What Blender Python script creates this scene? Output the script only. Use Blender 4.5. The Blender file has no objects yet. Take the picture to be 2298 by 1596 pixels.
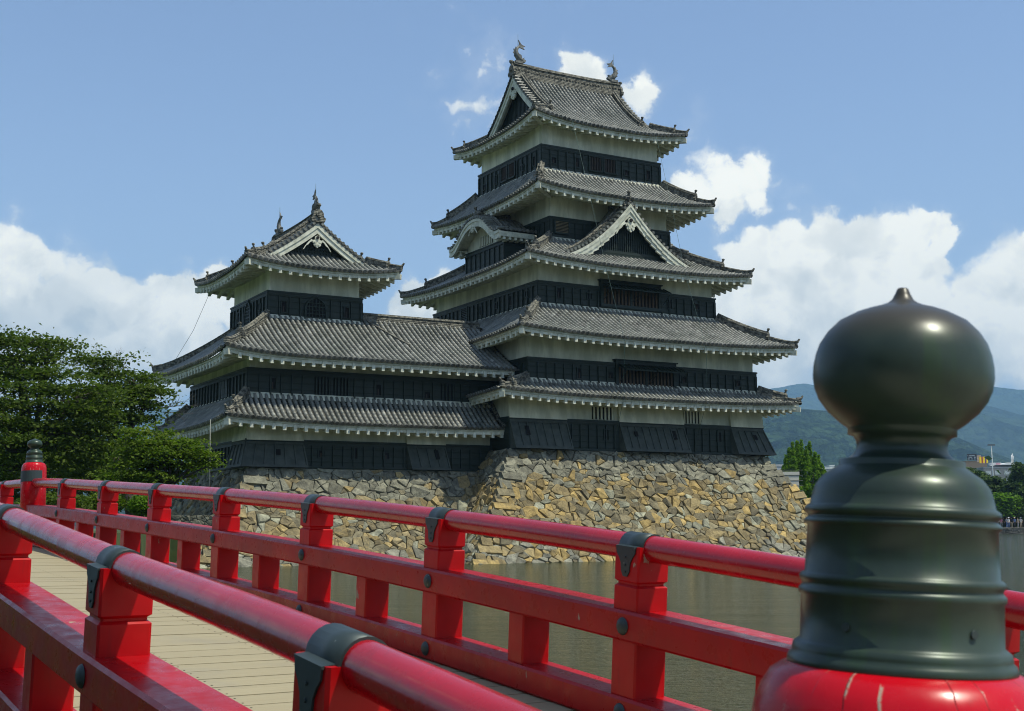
import bpy, math, random
import numpy as np
from mathutils import Vector, Matrix
R = math.radians
rnd = random.Random(7)
sc = bpy.context.scene
COL = sc.collection

# ------------------------------------------------------------------ camera
PITCH, ROLL = R(7.616), R(-0.3)
cd = bpy.data.cameras.new("camera")
cd.lens = 44.67; cd.sensor_width = 36; cd.sensor_fit = 'HORIZONTAL'
cd.clip_start = 0.05; cd.clip_end = 40000
cam = bpy.data.objects.new("camera", cd); COL.objects.link(cam)
cam.matrix_world = Matrix.Rotation(R(90) + PITCH, 4, 'X') @ Matrix.Rotation(ROLL, 4, 'Z')
cd.dof.use_dof = True; cd.dof.focus_distance = 22.0; cd.dof.aperture_fstop = 17
sc.camera = cam

def ray(px, py):
    """direction of a point of the 2297 x 1596 picture"""
    c, s = math.cos(ROLL), math.sin(ROLL)
    dx, dy = px - 1148.5, py - 798.
    X, Yd = c*dx + s*dy, -s*dx + c*dy
    a, b = X/2850., -Yd/2850.
    return Vector((a, math.cos(PITCH) - b*math.sin(PITCH), math.sin(PITCH) + b*math.cos(PITCH)))

# ------------------------------------------------------------------ sun, exposure
SUN = Vector((0.44, -0.20, 0.875)).normalized()
ld = bpy.data.lights.new("sun", 'SUN'); ld.energy = 4.6; ld.angle = R(0.53); ld.color = (1.0, 0.965, 0.82)
sun = bpy.data.objects.new("sun", ld); COL.objects.link(sun)
sun.rotation_euler = SUN.to_track_quat('Z', 'Y').to_euler()
sc.view_settings.view_transform = 'Standard'; sc.view_settings.look = 'None'
sc.view_settings.exposure = 0.06; sc.view_settings.gamma = 1.0
sc.view_settings.use_curve_mapping = False
sc.cycles.volume_bounces = 0
sc.cycles.max_bounces = 6
sc.cycles.transparent_max_bounces = 8
sc.cycles.use_denoising = True
sc.cycles.filter_width = 1.05; sc.render.filter_size = 1.05
sc.cycles.volume_max_steps = 64

# ------------------------------------------------------------------ node helper
class NT:
    def __init__(s, tree):
        s.t = tree; s.n = tree.nodes; s.l = tree.links
    def node(s, ty, **kw):
        nd = s.n.new(ty)
        for k, v in kw.items(): setattr(nd, k, v)
        return nd
    def put(s, sock, v):
        if hasattr(v, 'links') or isinstance(v, bpy.types.NodeSocket): s.l.new(v, sock)
        else:
            if isinstance(v, (tuple, list)) and len(v) == 3 and sock.type == 'RGBA': v = (*v, 1)
            sock.default_value = v
    def m(s, op, a, b=0.5, c=None, clamp=False):
        nd = s.node('ShaderNodeMath', operation=op); nd.use_clamp = clamp
        s.put(nd.inputs[0], a); s.put(nd.inputs[1], b)
        if c is not None: s.put(nd.inputs[2], c)
        return nd.outputs[0]
    def vm(s, op, a, b=None):
        nd = s.node('ShaderNodeVectorMath', operation=op)
        s.put(nd.inputs[0], a)
        if b is not None:
            if op == 'SCALE': s.put(nd.inputs[3], b)
            else: s.put(nd.inputs[1], b)
        return nd.outputs[1] if op in ('DISTANCE', 'LENGTH', 'DOT_PRODUCT') else nd.outputs[0]
    def mix(s, f, a, b, bt='MIX'):
        nd = s.node('ShaderNodeMix', data_type='RGBA', blend_type=bt)
        s.put(nd.inputs[0], f); s.put(nd.inputs[6], a); s.put(nd.inputs[7], b)
        return nd.outputs[2]
    def ramp(s, v, a, b, lo=0., hi=1., smooth=True):
        nd = s.node('ShaderNodeMapRange'); nd.interpolation_type = 'SMOOTHSTEP' if smooth else 'LINEAR'
        s.put(nd.inputs[0], v); s.put(nd.inputs[1], a); s.put(nd.inputs[2], b); s.put(nd.inputs[3], lo); s.put(nd.inputs[4], hi)
        return nd.outputs[0]
    def noise(s, vec, scale, detail=4, rough=0.5, dist=0.0):
        nd = s.node('ShaderNodeTexNoise'); s.put(nd.inputs['Vector'], vec)
        nd.inputs['Scale'].default_value = scale; nd.inputs['Detail'].default_value = detail
        nd.inputs['Roughness'].default_value = rough; nd.inputs['Distortion'].default_value = dist
        return nd.outputs[0]
    def mapping(s, vec, scale=(1, 1, 1), rot=(0, 0, 0)):
        nd = s.node('ShaderNodeMapping'); s.put(nd.inputs[0], vec); nd.inputs[3].default_value = scale; nd.inputs[2].default_value = rot
        return nd.outputs[0]

# ------------------------------------------------------------------ world: sky and clouds
w = bpy.data.worlds.new("World"); sc.world = w; w.use_nodes = True
W = NT(w.node_tree); w.node_tree.nodes.clear()
SKYK = 0.13
sky = W.node('ShaderNodeTexSky', sky_type='NISHITA'); sky.sun_disc = False
sky.sun_elevation = math.asin(SUN.z); sky.sun_rotation = math.atan2(SUN.x, SUN.y)
sky.altitude = 600; sky.air_density = 1.0; sky.dust_density = 1.2; sky.ozone_density = 1.4
tc = W.node('ShaderNodeTexCoord')
# cumulus: (px, py, radius px) of the puffs that make the banks
PUFF = [ # left bank
 (10,560,75),(60,575,60),(-60,600,120),(120,590,38),(30,660,110),(150,700,110),(235,650,55),(300,660,50),(390,650,62),(350,640,45),(60,780,130),(230,780,120),(345,740,105),(455,700,55),(440,790,110),(560,720,60),(-150,700,160),(180,880,90),
 # between the towers
 (930,670,58),(985,635,42),(900,720,60),(1010,690,70),(950,740,70),
 # top wisps
 (1295,135,48,.75),(1320,170,52,.75),(1270,175,38,.7),(1440,205,54,.7),(1410,225,48,.7),(1465,215,30,.6),(1120,120,80,.30),(1090,190,95,.34),(1065,240,80,.36),(1120,240,60,.34),(1560,280,45,.26),(1800,430,60,.26),(1700,560,60),(1760,600,90),(1930,590,90),(2030,600,80),(1650,640,90),(1700,790,110),(1850,760,110),(1580,640,60),(2297,560,60,.8),(2200,700,80),(2060,660,90),(2120,760,110),(2230,840,100,.7),(1800,850,80,.4),(100,820,100),(0,860,120),(520,680,60),(480,640,50),(270,720,90),(560,800,80,.8),(350,860,90,.6),(60,690,90),(180,610,70,.6),(420,700,80),(1720,640,80),(1820,620,80),(1900,640,80),(2240,700,90),
 # mid puff
 (1550,430,68,.8),(1625,400,66,.85),(1685,385,60,.85),(1620,455,66,.8),(1700,440,58,.75),(1752,425,40,.35),
 # right bank
 (1640,590,70),(1700,620,80),(1790,560,72),(1850,540,68),(1905,520,50),(1940,540,60),(2010,520,62),(2075,500,50),(2100,530,48),(2090,570,50),(1960,620,100),(1850,680,110),(1740,700,90),(1660,680,70),(1600,700,90),(1980,680,90),
 (2290,600,90),(2230,620,62),(2180,650,60),(2150,690,60),(2297,700,110),(2190,740,90),(2400,620,130),(2300,800,80)]
g = bpy.data.node_groups.new("cloud_density", 'ShaderNodeTree')
g.interface.new_socket("Dir", in_out='INPUT', socket_type='NodeSocketVector')
g.interface.new_socket("Density", in_out='OUTPUT', socket_type='NodeSocketFloat'); g.interface.new_socket("Body", in_out='OUTPUT', socket_type='NodeSocketFloat')
G = NT(g)
gi = G.node('NodeGroupInput'); go = G.node('NodeGroupOutput')
dvec = G.vm('NORMALIZE', gi.outputs[0])
n1 = G.noise(dvec, 9.0, 4, 0.5); n2 = G.noise(dvec, 30.0, 10, 0.60)
wv = G.node('ShaderNodeTexNoise'); G.put(wv.inputs['Vector'], dvec); wv.inputs['Scale'].default_value = 17; wv.inputs['Detail'].default_value = 9; wv.inputs['Roughness'].default_value = 0.60
warp = G.vm('ADD', dvec, G.vm('SCALE', G.vm('SUBTRACT', wv.outputs[1], (0.5, 0.5, 0.5)), 0.060))
acc = None
for (px, py, rp, *st_) in PUFF:
    st_ = st_[0] if st_ else 1.0
    d_ = ray(px, py); k = d_.length; d_.normalize()
    dist = G.vm('DISTANCE', warp, tuple(d_))
    v = G.m('MULTIPLY_ADD', dist, -st_/(rp/2850./k*1.28), st_)
    acc = v if acc is None else G.m('SMOOTH_MAX', acc, v, 0.12)
# the rest of the sky: loose cumulus low down, unseen clouds added for other views, reflections and whiter ambient light
sep = G.node('ShaderNodeSeparateXYZ'); G.put(sep.inputs[0], dvec)
gen = G.m('ADD', G.m('MULTIPLY', G.m('SUBTRACT', n1, 0.56), 5.0), G.ramp(sep.outputs[2], 0.0, 0.7, 0.6, -0.15))
infront = G.m('MULTIPLY', G.ramp(sep.outputs[1], 0.72, 0.80, 0, 1), -3.0)
gen = G.m('ADD', gen, infront)
acc = G.m('MAXIMUM', acc, gen)
vor = G.node('ShaderNodeTexVoronoi', feature='SMOOTH_F1'); G.put(vor.inputs['Vector'], warp); vor.inputs['Scale'].default_value = 48
vor.inputs['Smoothness'].default_value = 0.6
if 'Detail' in vor.inputs: vor.inputs['Detail'].default_value = 1.0
bil = G.m('MULTIPLY_ADD', vor.outputs[0], -1.2, 0.50)
calm = G.ramp(acc, 0.12, 0.55, 1.0, 0.22)
dens = G.m('ADD', G.m('MULTIPLY', acc, 1.5), G.m('MULTIPLY', calm, G.m('ADD', G.m('MULTIPLY', G.m('SUBTRACT', n2, 0.5), 2.1), bil)))
G.l.new(dens, go.inputs[0]); G.l.new(acc, go.inputs[1])
def dens_at(vec):
    nd = W.node('ShaderNodeGroup'); nd.node_tree = g; W.put(nd.inputs[0], vec); return nd.outputs
D0, BODY = dens_at(tc.outputs['Generated'])
D1 = dens_at(W.vm('ADD', tc.outputs['Generated'], (0.016, 0.0, 0.026)))[0]
alpha = W.ramp(D0, -0.04, 0.52)
soft = W.ramp(D0, -0.55, 0.15, 0, 0.14)
alpha = W.m('MULTIPLY', W.m('MAXIMUM', alpha, soft), W.ramp(BODY, -0.05, 0.50, 0.12, 1.0))
lit = W.ramp(W.m('SUBTRACT', D0, D1), -0.35, 0.40, 0.0, 1.0)
OFF = W.vm('ADD', tc.outputs['Generated'], (0.010, 0.0, 0.018))
ba, bb0 = W.noise(tc.outputs['Generated'], 17.0, 8, 0.55, 0.4), W.noise(OFF, 17.0, 8, 0.55, 0.4)
lit = W.m('ADD', W.m('MULTIPLY', lit, 0.45), W.m('MULTIPLY', W.ramp(W.m('SUBTRACT', ba, bb0), -0.10, 0.10), 0.55))
big = W.ramp(W.noise(tc.outputs['Generated'], 7.0, 5, 0.55), 0.36, 0.62)
shade = W.m('ADD', W.m('MULTIPLY', lit, 0.62), W.m('MULTIPLY', big, 0.48))
sepw = W.node('ShaderNodeSeparateXYZ'); W.put(sepw.inputs[0], tc.outputs['Generated'])
rightb = W.ramp(sepw.outputs[0], 0.02, 0.25, 0.0, 0.10)
highb = W.ramp(sepw.outputs[2], 0.06, 0.17, -0.35, 0.12)
shade = W.m('ADD', W.m('ADD', shade, rightb), highb, clamp=True)
ccol = W.mix(shade, (0.55/SKYK, 0.62/SKYK, 0.65/SKYK, 1), (1.24/SKYK, 1.22/SKYK, 1.09/SKYK, 1))
skyc = W.mix(1.0, sky.outputs[0], (1.05, 1.09, 1.22, 1), 'MULTIPLY')
hz = W.ramp(sepw.outputs[2], 0.0, 0.40, 0.75, 0.22)
skyc = W.mix(hz, skyc, (0.45/SKYK, 0.62/SKYK, 0.81/SKYK, 1))
bg = W.node('ShaderNodeBackground'); W.put(bg.inputs[0], W.mix(alpha, skyc, ccol)); bg.inputs[1].default_value = SKYK
wo = W.node('ShaderNodeOutputWorld'); W.l.new(bg.outputs[0], wo.inputs[0])
w.cycles.sampling_method = 'MANUAL'; w.cycles.sample_map_resolution = 512

# ------------------------------------------------------------------ materials
def mat(name):
    m_ = bpy.data.materials.new(name); m_.use_nodes = True
    t = NT(m_.node_tree); b = t.n['Principled BSDF']
    return m_, t, b
def bump(t, b, h, strength=0.3, dist=0.02):
    nd = t.node('ShaderNodeBump'); nd.inputs['Strength'].default_value = strength; nd.inputs['Distance'].default_value = dist
    t.put(nd.inputs['Height'], h); t.l.new(nd.outputs[0], b.inputs['Normal'])
def obj_co(t): return t.node('ShaderNodeTexCoord').outputs['Object']
def attr(t, n='col'):
    nd = t.node('ShaderNodeAttribute'); nd.attribute_name = n; return nd.outputs[0]

def m_plaster():
    m_, t, b = mat('aged_white_plaster'); co = obj_co(t)
    a = t.noise(t.mapping(co, (1, 1, 0.25)), 1.6, 6, 0.6); c = t.noise(co, 0.5, 3)
    col = t.mix(t.ramp(a, 0.35, 0.7), (0.52, 0.54, 0.42), (0.80, 0.81, 0.66))
    col = t.mix(t.m('MULTIPLY', t.ramp(c, 0.5, 0.72), 0.4), col, (0.50, 0.51, 0.40))
    t.put(b.inputs['Base Color'], col); b.inputs['Roughness'].default_value = 0.85
    bump(t, b, t.noise(co, 12, 4), 0.25, 0.02); return m_
def m_trim():
    m_, t, b = mat('white_plaster_trim'); co = obj_co(t)
    a = t.noise(co, 2.5, 6, 0.65)
    t.put(b.inputs['Base Color'], t.mix(t.ramp(a, 0.3, 0.68), (0.43, 0.44, 0.34), (0.69, 0.70, 0.57)))
    b.inputs['Roughness'].default_value = 0.8; bump(t, b, a, 0.2, 0.02); return m_
def m_board():
    m_, t, b = mat('black_lacquered_boards'); co = obj_co(t)
    sp = t.node('ShaderNodeSeparateXYZ'); t.put(sp.inputs[0], co)
    fr = t.m('FRACT', t.m('MULTIPLY', sp.outputs[2], 3.1))
    a = t.noise(t.mapping(co, (0.5, 0.5, 6)), 3, 5, 0.6); c = t.noise(co, 0.8, 4, 0.6)
    col = t.mix(a, (0.012, 0.021, 0.016), (0.024, 0.037, 0.028))
    col = t.mix(t.m('MULTIPLY', t.ramp(c, 0.5, 0.75), 0.5), col, (0.038, 0.046, 0.042))
    t.put(b.inputs['Base Color'], col); b.inputs['Specular IOR Level'].default_value = 0.3
    b.inputs['Roughness'].default_value = 0.5
    bump(t, b, t.m('ADD', t.m('POWER', fr, 6.0), t.m('MULTIPLY', a, 0.25)), 0.6, 0.03); return m_
def m_dark(name='dark_opening', c=(0.004, 0.004, 0.004)):
    m_, t, b = mat(name); t.put(b.inputs['Base Color'], c); b.inputs['Roughness'].default_value = 0.9; return m_
def m_tile():
    m_, t, b = mat('grey_roof_tile'); co = obj_co(t)
    a = t.noise(co, 0.7, 5, 0.62); f = t.noise(co, 9, 4, 0.6)
    col = t.mix(1.0, attr(t), t.mix(t.ramp(a, 0.32, 0.68), (0.62, 0.64, 0.56), (1.22, 1.18, 1.10)), 'MULTIPLY')
    col = t.mix(t.ramp(f, 0.54, 0.72, 0, 0.5), col, (0.30, 0.28, 0.22))
    col = t.mix(t.ramp(t.noise(co, 5, 5, 0.65), 0.56, 0.7, 0, 0.6), col, (0.05, 0.055, 0.04))
    t.put(b.inputs['Base Color'], col); b.inputs['Roughness'].default_value = 0.48
    bump(t, b, f, 0.4, 0.02); return m_
def m_ridge():
    m_, t, b = mat('stacked_ridge_tile'); co = obj_co(t)
    sp = t.node('ShaderNodeSeparateXYZ'); t.put(sp.inputs[0], co)
    fr = t.m('FRACT', t.m('MULTIPLY', sp.outputs[2], 11.0))
    f = t.noise(co, 6, 5, 0.65)
    col = t.mix(t.ramp(f, 0.38, 0.62), (0.035, 0.036, 0.028), (0.21, 0.20, 0.155))
    t.put(b.inputs['Base Color'], col); b.inputs['Roughness'].default_value = 0.75
    bump(t, b, t.m('ADD', t.m('PINGPONG', fr, 0.5), f), 0.8, 0.04); return m_
def m_stone():
    m_, t, b = mat('rough_castle_stone'); co = obj_co(t)
    f = t.noise(co, 3.2, 8, 0.68); s_ = t.noise(t.mapping(co, (1, 1, 2.2)), 1.1, 5, 0.6)
    col = t.mix(1.0, attr(t), t.mix(t.ramp(f, 0.3, 0.7), (0.55, 0.54, 0.52), (1.3, 1.28, 1.2)), 'MULTIPLY')
    col = t.mix(t.ramp(s_, 0.52, 0.75, 0, 0.5), col, (0.10, 0.10, 0.075))
    t.put(b.inputs['Base Color'], col); b.inputs['Roughness'].default_value = 0.9
    bump(t, b, f, 0.9, 0.12); return m_
def m_red(name, chips=0.66, base=(0.40, 0.006, 0.012), rough=0.30, cracks=False):
    m_, t, b = mat(name); co = obj_co(t)
    big_ = t.noise(co, 2.0, 4, 0.6)
    ch = t.noise(t.mapping(co, (1, 1, 0.45)), 9.0, 7, 0.62)
    mask = t.ramp(t.m('ADD', ch, t.m('MULTIPLY', t.m('SUBTRACT', big_, 0.5), 0.35)), chips, chips + 0.015)
    col = t.mix(t.ramp(big_, 0.3, 0.7), tuple(x*0.78 for x in base), tuple(x*1.12 for x in base))
    fine = t.noise(t.mapping(co, (1, 1, 0.15)), 30, 4, 0.6)
    col = t.mix(t.ramp(fine, 0.55, 0.75, 0, 0.35), col, (0.22, 0.012, 0.012))
    col = t.mix(mask, col, (0.36, 0.27, 0.20))
    if cracks:
        ge = t.node('ShaderNodeTexGradient', gradient_type='RADIAL'); t.put(ge.inputs[0], co)
        sp = t.node('ShaderNodeSeparateXYZ'); t.put(sp.inputs[0], co)
        wob = t.m('MULTIPLY', t.noise(co, 9, 4, 0.6), 0.02)
        ph = t.m('FRACT', t.m('MULTIPLY', t.m('ADD', ge.outputs[0], wob), 26.0))
        ln = t.m('MULTIPLY', t.ramp(ph, 0.0, 0.05, 1, 0), t.ramp(t.noise(t.mapping(co, (1, 1, 0.3)), 7, 3), 0.48, 0.54))
        pale = t.m('MULTIPLY', t.ramp(ph, 0.05, 0.14, 1, 0), t.ramp(t.noise(co, 16, 5, 0.7), 0.54, 0.60))
        col = t.mix(pale, col, (0.42, 0.33, 0.25)); col = t.mix(ln, col, (0.035, 0.008, 0.006))
        mask = t.m('MAXIMUM', mask, ln)
    t.put(b.inputs['Base Color'], col)
    t.put(b.inputs['Roughness'], t.m('ADD', t.m('MULTIPLY', mask, 0.4), t.ramp(t.noise(co, 14, 5, 0.6), 0.3, 0.75, rough - 0.06, rough + 0.16)))
    b.inputs['Specular IOR Level'].default_value = 0.30 if rough > 0.25 else 0.5
    b.inputs['Coat Weight'].default_value = 0.0 if rough > 0.25 else 0.2; b.inputs['Coat Roughness'].default_value = 0.15
    bump(t, b, t.m('ADD', t.m('MULTIPLY', mask, -1.0), t.m('MULTIPLY', t.noise(co, 5, 4 if rough > 0.25 else 1, 0.5), 1.6 if rough > 0.25 else 0.8)), 0.35, 0.004 if rough > 0.25 else 0.002); return m_
def m_metal():
    m_, t, b = mat('dark_green_metal'); co = obj_co(t)
    f = t.noise(co, 8, 6, 0.6); c = t.noise(co, 2.5, 4)
    col = t.mix(f, (0.018, 0.030, 0.032), (0.050, 0.072, 0.070))
    col = t.mix(t.ramp(t.noise(co, 22, 5, 0.7), 0.64, 0.7, 0, 0.7), col, (0.22, 0.24, 0.22))
    t.put(b.inputs['Base Color'], col); b.inputs['Metallic'].default_value = 0.25
    t.put(b.inputs['Roughness'], t.ramp(c, 0.3, 0.7, 0.36, 0.52)); bump(t, b, f, 0.15, 0.004); return m_
def m_bronze():
    m_, t, b = mat('patinated_bronze'); co = obj_co(t)
    st = t.noise(t.mapping(co, (34, 34, 2.0)), 1.0, 5, 0.6); f = t.noise(co, 7, 6, 0.6)
    sp = t.node('ShaderNodeSeparateXYZ'); t.put(sp.inputs[0], co)
    base = t.mix(t.ramp(f, 0.35, 0.7), (0.026, 0.042, 0.033), (0.044, 0.066, 0.049))
    base = t.mix(t.ramp(st, 0.48, 0.72, 0, 0.65), base, (0.034, 0.066, 0.030))
    # rubbed brown top of the bulb
    wz = t.m('ADD', sp.outputs[2], t.m('MULTIPLY', t.m('SUBTRACT', f, 0.5), 0.02))
    base = t.mix(t.ramp(wz, 0.350, 0.392), base, (0.052, 0.048, 0.036))
    base = t.mix(t.ramp(wz, 0.448, 0.452), base, (0.40, 0.30, 0.10))
    t.put(b.inputs['Base Color'], base); b.inputs['Metallic'].default_value = 0.15
    b.inputs['Specular IOR Level'].default_value = 0.35; b.inputs['Roughness'].default_value = 0.27
    t.put(b.inputs['Roughness'], t.ramp(t.noise(co, 11, 6, 0.6), 0.3, 0.7, 0.28, 0.42))
    bump(t, b, t.noise(co, 40, 3, 0.5), 0.06, 0.002); return m_
def m_deck():
    m_, t, b = mat('weathered_deck_wood'); co = obj_co(t)
    gr = t.noise(t.mapping(co, (60, 2.0, 1)), 1.0, 6, 0.65, 0.4)
    wn = t.node('ShaderNodeTexWhiteNoise', noise_dimensions='1D'); t.put(wn.inputs['W'], attr(t))
    col = t.mix(gr, (0.23, 0.19, 0.11), (0.44, 0.385, 0.235))
    col = t.mix(t.m('MULTIPLY', wn.outputs[0], 0.6), col, (0.31, 0.265, 0.16))
    col = t.mix(t.ramp(t.noise(obj_co(t), 1.8, 5, 0.6), 0.55, 0.75, 0, 0.35), col, (0.24, 0.22, 0.17))
    t.put(b.inputs['Base Color'], col); b.inputs['Roughness'].default_value = 0.75
    bump(t, b, gr, 0.35, 0.004); return m_
def m_leaf(name, c1, c2, tr=0.25):
    m_, t, b = mat(name)
    col = t.mix(attr(t), c1, c2)
    t.put(b.inputs['Base Color'], col); b.inputs['Roughness'].default_value = 0.8; b.inputs['Specular IOR Level'].default_value = 0.15
    tl = t.node('ShaderNodeBsdfTranslucent'); t.put(tl.inputs[0], t.mix(1.0, col, (1.3, 1.6, 0.5), 'MULTIPLY'))
    mx = t.node('ShaderNodeMixShader'); mx.inputs[0].default_value = tr
    t.l.new(b.outputs[0], mx.inputs[1]); t.l.new(tl.outputs[0], mx.inputs[2])
    t.l.new(mx.outputs[0], t.n['Material Output'].inputs[0]); return m_
def m_plain(name, c1, c2=None, rough=0.8, scale=3.0, bumpd=0.0):
    m_, t, b = mat(name); co = obj_co(t); n_ = t.noise(co, scale, 6, 0.6)
    t.put(b.inputs['Base Color'], t.mix(t.ramp(n_, 0.3, 0.7), c1, c2 or tuple(x*0.8 for x in c1))); b.inputs['Roughness'].default_value = rough
    if bumpd: bump(t, b, n_, 0.6, bumpd)
    return m_
def m_water():
    m_, t, b = mat('moat_water'); co = obj_co(t)
    c = t.noise(co, 0.25, 4)
    t.put(b.inputs['Base Color'], t.mix(c, (0.026, 0.034, 0.010), (0.038, 0.047, 0.014)))
    b.inputs['Roughness'].default_value = 0.10; b.inputs['IOR'].default_value = 1.33
    n_ = t.noise(t.mapping(co, (1.6, 3.0, 1), (0, 0, 0.25)), 1.9, 4, 0.55, 0.3)
    n2_ = t.noise(t.mapping(co, (0.35, 0.6, 1), (0, 0, -0.4)), 1.0, 3, 0.5)
    n3_ = t.noise(t.mapping(co, (3.2, 7.5, 1), (0, 0, 0.15)), 2.2, 3, 0.6)
    n4_ = t.noise(t.mapping(co, (0.16, 0.75, 1), (0, 0, 0.12)), 1.0, 5, 0.62, 0.6)
    bump(t, b, t.m('ADD', t.m('ADD', n_, t.m('MULTIPLY', n2_, 2.0)), t.m('ADD', t.m('MULTIPLY', n3_, 1.9), t.m('MULTIPLY', n4_, 7.0))), 1.0, 0.085); return m_
def m_forest(name, c1, c2, sc_):
    m_, t, b = mat(name); co = obj_co(t)
    v = t.node('ShaderNodeTexVoronoi'); t.put(v.inputs['Vector'], t.mapping(co, (1, 1, 1.6))); v.inputs['Scale'].default_value = sc_
    n_ = t.noise(co, sc_*0.10, 6, 0.62); n2_ = t.noise(co, sc_*0.45, 4, 0.6)
    sp = t.node('ShaderNodeSeparateColor'); t.put(sp.inputs[0], v.outputs[1])
    f = t.m('ADD', t.m('MULTIPLY', sp.outputs[0], 0.45), t.m('ADD', t.m('MULTIPLY', n_, 0.9), t.m('MULTIPLY', n2_, 0.5)))
    t.put(b.inputs['Base Color'], t.mix(t.ramp(f, 0.55, 1.25), c1, c2)); b.inputs['Roughness'].default_value = 1.0; b.inputs['Specular IOR Level'].default_value = 0.0
    bump(t, b, t.m('ADD', t.m('MULTIPLY', v.outputs[0], -1.0), t.m('MULTIPLY', n2_, 3.0)), 1.0, 16.0); return m_
PLASTER, TRIM, BOARD, DARK, TILE, RIDGE, STONE = m_plaster(), m_trim(), m_board(), m_dark(c=(0.002, 0.002, 0.002)), m_tile(), m_ridge(), m_stone()
RED, METAL, BRONZE, DECK = m_red('glossy_red_paint', 0.70, (0.37, 0.001, 0.004)), m_metal(), m_bronze(), m_deck()
REDWORN = m_red('worn_red_paint', 0.668, (0.46, 0.001, 0.004), 0.34)
REDNEWEL = m_red('cracked_newel_paint', 0.655, (0.46, 0.001, 0.008), 0.26, True)
REDRAIL = m_red('red_handrail_paint', 0.74, (0.40, 0.001, 0.010), 0.20)
WEATHERED = m_plain('weathered_black_boards', (0.030, 0.041, 0.033), (0.062, 0.074, 0.060), 0.7, 2.5, 0.01)
WARM = m_plain('brown_window_bars', (0.05, 0.035, 0.022), (0.025, 0.02, 0.015))
BACK = m_plain('dark_packed_earth', (0.02, 0.019, 0.014), (0.03, 0.028, 0.02), 0.95)
GREENMET = m_plain('verdigris_metal', (0.06, 0.13, 0.11), (0.03, 0.06, 0.055), 0.5)

# ------------------------------------------------------------------ mesh builder
class MB:
    def __init__(s, tf=None): s.v = []; s.f = []; s.c = []; s.sm = []; s.mi = []; s.tf = tf; s.col = (0.5, 0.5, 0.5); s.mat = 0; s.smooth = False
    def vert(s, x, y, z):
        if s.tf: x, y, z = s.tf(x, y, z)
        s.v.append((x, y, z)); return len(s.v) - 1
    def face(s, ids, col=None, smooth=None):
        s.f.append(tuple(ids)); s.c.append(col or s.col); s.sm.append(s.smooth if smooth is None else smooth); s.mi.append(s.mat)
    def poly(s, pts, col=None): s.face([s.vert(*p) for p in pts], col)
    def box(s, x0, x1, y0, y1, z0, z1):
        i = [s.vert(x, y, z) for z in (z0, z1) for x, y in ((x0, y0), (x1, y0), (x1, y1), (x0, y1))]
        for q in ((3, 2, 1, 0), (4, 5, 6, 7), (0, 1, 5, 4), (1, 2, 6, 5), (2, 3, 7, 6), (3, 0, 4, 7)): s.face([i[k] for k in q])
    def hexa(s, b4, t4):
        i = [s.vert(*p) for p in b4] + [s.vert(*p) for p in t4]
        for q in ((3, 2, 1, 0), (4, 5, 6, 7), (0, 1, 5, 4), (1, 2, 6, 5), (2, 3, 7, 6), (3, 0, 4, 7)): s.face([i[k] for k in q])
    def prism(s, poly, off):
        """poly: 3-D points of one face, off: extrusion vector"""
        a = [s.vert(*p) for p in poly]; b = [s.vert(p[0]+off[0], p[1]+off[1], p[2]+off[2]) for p in poly]
        n = len(poly); s.face(a[::-1]); s.face(b)
        for k in range(n): s.face([a[k], a[(k+1) % n], b[(k+1) % n], b[k]])
    def sweep(s, path, prof, caps=True, up=(0, 0, 1), scale=None, smooth=None, closed=True):
        """prof: list of (side, up) offsets; path: points"""
        rings = []; P = [Vector(p) for p in path]; U = Vector(up)
        for k, p in enumerate(P):
            t = (P[min(k+1, len(P)-1)] - P[max(k-1, 0)]).normalized()
            sd = t.cross(U).normalized(); u2 = sd.cross(t).normalized()
            q = scale[k] if scale else 1.0
            rings.append([s.vert(*(p + sd*a*q + u2*b*q)) for a, b in prof])
        n = len(prof)
        for a, b in zip(rings, rings[1:]):
            for k in range(n if closed else n-1): s.face([a[k], a[(k+1) % n], b[(k+1) % n], b[k]], None, smooth)
        if caps and closed: s.face(rings[0][::-1], None, False); s.face(rings[-1], None, False)
    def tube(s, path, r, n=8, smooth=True, caps=True):
        rr = r if isinstance(r, (list, tuple)) else [r]*len(path)
        s.sweep(path, [(math.cos(2*math.pi*k/n), math.sin(2*math.pi*k/n)) for k in range(n)], caps,
                (0, 0, 1) if abs((Vector(path[-1]) - Vector(path[0])).normalized().z) < 0.95 else (0, 1, 0), rr, smooth)
    def lathe(s, prof, n=32, smooth=True, origin=(0, 0, 0)):
        rings = [[s.vert(origin[0]+r*math.cos(2*math.pi*k/n), origin[1]+r*math.sin(2*math.pi*k/n), origin[2]+z) for k in range(n)] for z, r in prof]
        for a, b in zip(rings, rings[1:]):
            for k in range(n): s.face([a[k], b[k], b[(k+1) % n], a[(k+1) % n]][::-1], None, smooth)
        s.face(rings[0][::-1], None, False); s.face(rings[-1], None, False)
    def build(s, name, mats, parent=None, label=None):
        me = bpy.data.meshes.new(name); me.from_pydata(s.v, [], s.f)
        for m_ in (mats if isinstance(mats, (list, tuple)) else [mats]): me.materials.append(m_)
        ca = me.color_attributes.new('col', 'FLOAT_COLOR', 'CORNER')
        tot = np.repeat(np.array([(*c[:3], 1.0) for c in s.c], dtype=np.float32), [len(f) for f in s.f], axis=0)
        ca.data.foreach_set('color', tot.ravel())
        me.polygons.foreach_set('use_smooth', s.sm); me.polygons.foreach_set('material_index', s.mi)
        me.update()
        o = bpy.data.objects.new(name, me); COL.objects.link(o)
        if parent: o.parent = parent
        if label: o['label'] = label
        return o
def tag(o, label=None, cat=None, group=None, kind=None):
    if label: o['label'] = label
    if cat: o['category'] = cat
    if group: o['group'] = group
    if kind: o['kind'] = kind
    return o
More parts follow.
